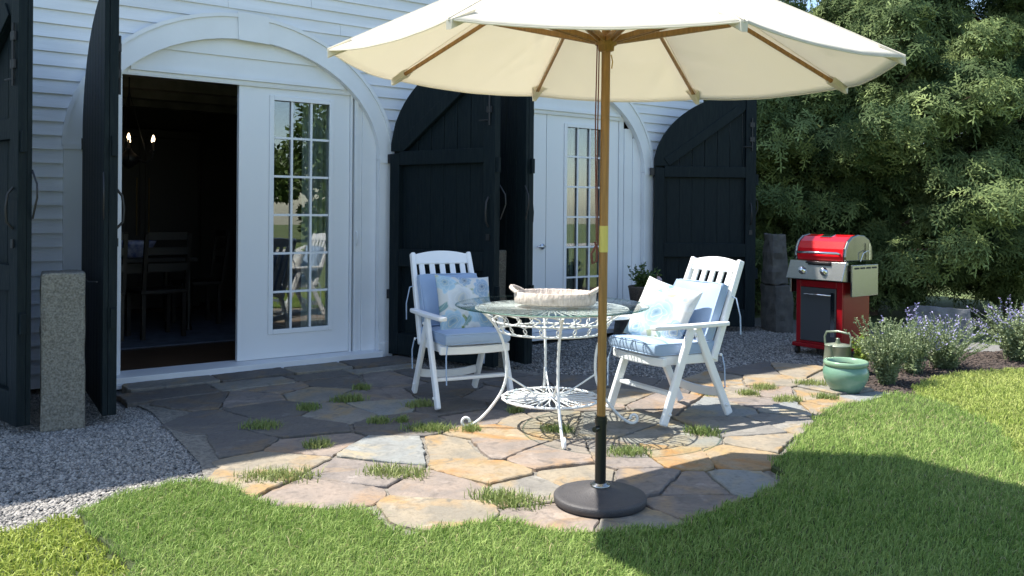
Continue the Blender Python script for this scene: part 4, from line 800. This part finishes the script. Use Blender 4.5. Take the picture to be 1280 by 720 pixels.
def leaves(P_, D, ln, wd, rng, roll=None):
    """rhombic leaves: base P_, direction D -> verts, quads"""
    n = len(P_); D = D/np.linalg.norm(D, axis=1, keepdims=True); r_ = rng.normal(0, 1, (n, 3)); s = np.cross(D, r_); s /= np.linalg.norm(s, axis=1, keepdims=True)+1e-9
    ln = np.asarray(ln).reshape(-1, 1)*np.ones((n, 1)); wd = np.asarray(wd).reshape(-1, 1)*np.ones((n, 1)); up = np.cross(s, D)
    V = np.stack([P_, P_+D*ln*.45+s*wd/2+up*wd*.12, P_+D*ln-up*ln*.12, P_+D*ln*.45-s*wd/2+up*wd*.12], 1)
    return V.reshape(-1, 3), np.arange(4*n).reshape(n, 4)
def plant(name, label, cat, loc, stems, h, spread, leafm, lsize, ln_n, flower=0, flm=None, seed=1, droop=.3, group=None, stemm=None, frac=.1, straight=0):
    rng = np.random.default_rng(seed); t = thing(name, label, cat, loc, 0, group); sb = B(); LP, LD, LL, FP, FD = [], [], [], [], []
    for k in range(stems):
        a = rng.random()*6.283; s = spread*rng.random()**.6; hh = h*(.6+.45*rng.random()); c_ = np.array([math.cos(a), math.sin(a)])
        pts = [np.array([c_[0]*s*.25*0+rng.normal(0, .03*spread/.3), c_[1]*s*.25*0+rng.normal(0, .03*spread/.3), 0])]
        for i in range(1, 7): u = i/6; pts.append(np.array([pts[0][0]+c_[0]*s*u**(1.25), pts[0][1]+c_[1]*s*u**1.25, hh*(u-droop*s/spread*u*u*.5)])+rng.normal(0, .008, 3)*u)
        sb.tube(pts, .0022, 4)
        seg = np.array(pts)
        for u in rng.random(ln_n)*(1-frac)+frac:
            if flower and u > .72 and k % 2 == 0: continue
            i = min(int(u*6), 5); p = seg[i]+(seg[i+1]-seg[i])*(u*6-i); b_ = rng.random()*6.283; LP.append(p); LD.append([math.cos(b_), math.sin(b_), .35+rng.normal(0, .3)]); LL.append(lsize*(.6+.7*rng.random())*(1.15-.5*u))
        if flower and k % 2 == 0:
            for u in .70+.32*rng.random(flower)**.8: i = min(int(u*6), 5); p = seg[i]+(seg[i+1]-seg[i])*(u*6-i)+rng.normal(0, .006, 3); b_ = rng.random()*6.283; FP.append(p); FD.append([math.cos(b_), math.sin(b_), .5])
    sb.build('stem', stemm or leafm, t)
    LL = np.array(LL); V, Q = leaves(np.array(LP), np.array(LD), LL, LL*.55, rng); npmesh('foliage', V, Q, None, leafm, np.repeat(rng.random(len(Q)), 4), t)
    if FP: V, Q = leaves(np.array(FP), np.array(FD), .015+.01*rng.random(len(FP)), .012, rng); npmesh('flower_spike', V, Q, None, flm, np.repeat(rng.random(len(Q)), 4), t)['kind'] = 'stuff'
    return t
def gl(px, py, z=-.03): p = g(px, py, z); return (p[0], p[1], z)
plant('catmint', 'grey-green feathery clump spilling beside the green pot', 'plant', gl(1108, 482), 120, .52, .27, M['sage'], .026, 62, seed=4, droop=.18)
plant('catmint', 'flowering catmint with scattered lavender spikes in front of the stone slab', 'plant', gl(1180, 462), 105, .48, .44, M['sage'], .028, 46, 8, M['lav'], seed=12, droop=.3)
plant('catmint', 'pale nearly flowerless catmint between the feathery clump and the stone slab', 'plant', gl(1140, 468), 80, .48, .30, M['sage'], .026, 50, 5, M['lav'], seed=18, droop=.22)
plant('catmint', 'slender lavender flower spike rising above the grey-green clump', 'plant', gl(1143, 472), 5, .66, .06, M['sage'], .03, 30, 40, M['lav'], seed=15, droop=.0)
plant('catmint', 'large catmint full of lavender blooms beyond the yellowed lawn', 'plant', gl(1272, 452), 120, .62, .50, M['sage'], .036, 48, 16, M['lav'], seed=21, droop=.5)
plant('leafy_herb', 'bright green leafy herb between watering can and pot', 'plant', gl(1074, 468), 26, .34, .13, M['lime'], .055, 22, seed=33, droop=.2)
pk = thing('planter_basket', 'dark wicker planter basket on the stone block by the far door', 'planter', (6.33, 6.30, .325), R(10))
b = B(); b.lathe([(0, 0), (.80, 0), (1.0, .19), (1.04, .20), (1.0, .21), (.93, .20), (.9, .16), (0, .16)], 40, sx=.17, sy=.13); b.build('basket', M['dbask'], pk)
b = B(); b.lathe([(0, .0), (.15, .0)], 24, (0, 0, .165), sy=.75); b.build('potting_soil', M['potsoil'], pk)
plant('potted_plant', 'leafy green plant growing in the dark wicker planter', 'plant', (6.33, 6.30, .485), 26, .30, .17, M['leaf'], .05, 24, seed=41, droop=.35)
fl = thing('small_flag', 'tiny faded flag stuck in the planter basket', 'flag', (6.43, 6.22, .50)); b = B(); b.tube([(0, 0, 0), (.03, 0, .16)], .003, 6); b.build('stick', M['teak'], fl); b = B(); b.add([(.018, 0, .09), (.075, -.01, .04), (.10, .0, .10), (.03, 0, .155), (.018, .002, .09), (.075, -.008, .04), (.10, .002, .10), (.03, .002, .155)], [(0, 1, 2, 3), (7, 6, 5, 4)]); b.build('cloth', M['flag'], fl)

# ------------------------------------------------------------------ trees
def cedar(name, label, loc, H, Rm, limbs, clumps, sprays, seed, z0=.5, prof=None):
    """feathery evergreen: trunk, spreading limbs, each ending in clumps of flat fans of scale leaves"""
    rng = np.random.default_rng(seed); t = thing(name, label, 'tree', loc, 0)
    tb_ = B(); tb_.tube([(0, 0, -.1), (.05, 0, H*.3), (-.03, .04, H*.6), (0, 0, H*.95)], .17, 12, r2=.02)
    tv, tq = [], []
    def leafq(p, d, l, w_):
        d = np.array(d, float)/np.linalg.norm(d); s = np.array([-d[1], d[0], 0]); k = len(tv); tv.extend([p, p+d*l*.5+s*w_, p+d*l+np.array([0, 0, -.004]), p+d*l*.5-s*w_]); tq.append((k, k+1, k+2, k+3))
    for i in range(6):
        u = i/5; p = np.array([u*.20, 0, .03*u-.05*u*u]); leafq(p, (1, 0, -.1), .055, .0075)
        for s in (-1, 1):
            L_ = .105*(1-u*.7)*(1 if i % 2 else .8); d = np.array([.75, s*.8, rng.normal(0, .25)]); d = d/np.linalg.norm(d); n_ = max(1, int(L_/.025))
            for j in range(n_):
                q_ = p+d*L_*j/n_; leafq(q_, d+rng.normal(0, .28, 3), .046, .0068)
                if j > 0: leafq(q_, np.array([.2 if j % 2 else 1.1, s*1.0, .4]), .036, .0062)
    tv = np.array(tv); tq = np.array(tq); Ps, Ds, Sc, Tn, Nn = [], [], [], [], []
    for k in range(limbs):
        u = (k+.5)/limbs; z_ = z0+(H-z0)*u**1.05; a = k*2.39996+rng.normal(0, .25); rr = Rm*prof(u)*(.78+.32*rng.random()); s0 = np.array([0, 0, max(.2, z_-.25*rr)])
        e = np.array([math.cos(a)*rr, math.sin(a)*rr, z_+(.10+.35*u)*rr-.10*rr*(1-u)+rng.normal(0, .08)]); mid = (s0+e)/2+np.array([0, 0, .10*rr]); tb_.tube([s0, mid, e], .03*(1-u)+.012, 5, r2=.005)
        tl = rng.random()*.4
        for c in range(clumps):
            v_ = 1-.85*(c/max(1, clumps-1))**1.1 if clumps > 1 else 1; cen = s0+(mid-s0)*v_*2 if v_ < .5 else mid+(e-mid)*(v_-.5)*2
            cen = cen+rng.normal(0, .13, 3)*np.array([1, 1, .6]); rc = (.34+.30*rng.random())*(.65+.35*rr/Rm); nn = int(sprays*(.7+.6*rng.random()))
            o_ = rng.normal(0, 1, (nn, 3)); o_ /= np.linalg.norm(o_, axis=1, keepdims=True); p = cen+o_*np.array([1, 1, .58])*rc*(rng.random((nn, 1))**.35)*.9
            rad = np.array([math.cos(a), math.sin(a), 0]); nm = o_*np.array([.9, .9, 1.2])+rad*.45+np.array([0, 0, .45])+rng.normal(0, .28, (nn, 3))
            d = rng.normal(0, .55, (nn, 3))+rad*.55+np.array([0, 0, .25]); Ps.append(p); Ds.append(d); Nn.append(nm); Sc.append(.95+.65*rng.random(nn)); Tn.append(np.clip(tl+.22*rng.random()+.40*rng.random(nn), 0, 1))
    P_ = np.concatenate(Ps); Zv = np.concatenate(Nn); Zv /= np.linalg.norm(Zv, axis=1, keepdims=True); D = np.concatenate(Ds); D -= Zv*(D*Zv).sum(1, keepdims=True); D /= np.linalg.norm(D, axis=1, keepdims=True)
    D -= Zv*.22; D /= np.linalg.norm(D, axis=1, keepdims=True); Yv = np.cross(Zv, D); Yv /= np.linalg.norm(Yv, axis=1, keepdims=True); Zv = np.cross(D, Yv); S = np.concatenate(Sc)[:, None, None]; T = np.concatenate(Tn); n = len(P_)
    V = P_[:, None]+S*(tv[None, :, 0:1]*D[:, None]+tv[None, :, 1:2]*Yv[:, None]+tv[None, :, 2:3]*Zv[:, None])
    Q = (np.arange(n)[:, None, None]*len(tv)+tq[None]).reshape(-1, 4); tip = np.clip(tv[:, 0]/.26, 0, 1); tt = np.clip(T[:, None]*(.65+.75*tip[None]), 0, 1)**1.5  # spray tips tinted brighter to paint in sunlit tips
    print(name, n, 'sprays', len(Q), 'leaves')
    tb_.build('trunk', M['bark'], t); npmesh('crown', V.reshape(-1, 3), Q, None, M['cedar'], tt.ravel(), t); return t
bell = lambda u: 1.0 if u < .30 else max(.12, 1-((u-.30)/.74)**1.05)
cone = lambda u: float(np.interp(u, [0, .22, .40, .60, .8, 1], [1.0, 1.04, .80, .20, .10, .06]))
cedar('evergreen_tree', 'tall dark feathery evergreen tree beyond the grill', (10.75, 6.5, 0), 6.3, 2.3, 82, 4, 78, 5, .35, cone)
cedar('evergreen_tree', 'lighter feathery evergreen rising behind the stone slab and catmint', (12.9, 5.5, 0), 7.4, 2.75, 80, 4, 80, 9, .25, bell)
cedar('evergreen_tree', 'low young evergreen growing close behind the stone pier and barn corner', (9.75, 7.5, 0), 3.9, 1.55, 46, 4, 70, 23, .3, lambda u: 1.0 if u < .45 else max(.15, 1-((u-.45)/.6)**1.2))
def leafy(name, label, loc, H, Rc, zc, n, ls, m, seed, cat='tree'):
    rng = np.random.default_rng(seed); t = thing(name, label, cat, loc, 0); b = B(); b.tube([(0, 0, -.1), (.05, .03, zc*.5), (0, 0, zc)], .05*H/3, 8, r2=.03); 
    cl = rng.normal(0, 1, (26, 3)); cl /= np.linalg.norm(cl, axis=1, keepdims=True); cl = cl*(.35+.6*rng.random((26, 1)))*np.array([Rc, Rc, (H-zc)*.85])+np.array([0, 0, zc]); cl[:, 2] = np.maximum(cl[:, 2], .15)
    for c_ in cl[:9]: b.tube([(0, 0, zc*.6), tuple(c_*np.array([.5, .5, 1])), tuple(c_)], .02*H/3, 5, r2=.006)
    b.build('trunk', M['bark'], t); k = rng.integers(0, 26, n); o_ = rng.normal(0, 1, (n, 3)); o_ /= np.linalg.norm(o_, axis=1, keepdims=True); P_ = cl[k]+o_*(.30*Rc*rng.random((n, 1))**.4); D = o_+rng.normal(0, .5, (n, 3)); D[:, 2] -= .2
    V, Q = leaves(P_, D, ls*(.7+.6*rng.random(n)), ls*.6, rng); npmesh('crown', V, Q, None, m, np.repeat(rng.random(n), 4), t); return t
leafy('garden_shrub', 'sunlit round shrub between barn corner and grill', (12.3, 8.6, 0), 1.35, .9, .6, 2600, .07, M['leaf'], 3, 'shrub')
leafy('garden_shrub', 'pale sunlit shrub far behind the evergreen trunks', (19.0, 10.5, 0), 1.5, 1.3, .7, 2600, .10, M['lime'], 8, 'shrub')
leafy('garden_shrub', 'low green shrub seen under the evergreen at the right edge', (22.5, 8.2, 0), 1.6, 1.5, .7, 2600, .11, M['leaf'], 18, 'shrub')
for i, (x, y, H, lab) in enumerate(((6.5, -19, 6.0, 'broadleaf tree mirrored in the left panes of the door'), (10.5, -21, 7.2, 'tall broadleaf tree mirrored in the middle panes of the door'), (14.5, -20, 6.0, 'rounded broadleaf tree mirrored in the right panes of the door'), (19, -22, 7.5, 'broadleaf tree mirrored in the far door glass'))):
    leafy('broadleaf_tree', lab, (x, y, 0), H, 2.6, H*.45, 5000, .28, M['leaf'], 50+i)
leafy('broadleaf_tree', 'thin twiggy tree top against the sky beside the umbrella tip', (17.2, 12.6, 0), 7.7, 1.3, 5.6, 900, .11, M['leaf'], 77)
fg = thing('white_gate', 'white post and rail gate mirrored in the door glass', 'gate', (6.2, -11.5, 0), R(8))
for x in (-1.1, 1.1): b = B(); b.box(x-.06, x+.06, -.06, .06, -.05, 1.15); b.box(x-.08, x+.08, -.08, .08, 1.151, 1.19); b.build('post', M['fence'], fg)
for z_ in (.4, .7, 1.0): b = B(); b.box(-1.039, 1.039, -.02, .02, z_-.05, z_+.05); b.build('rail', M['fence'], fg)
print('objects', len(bpy.data.objects))
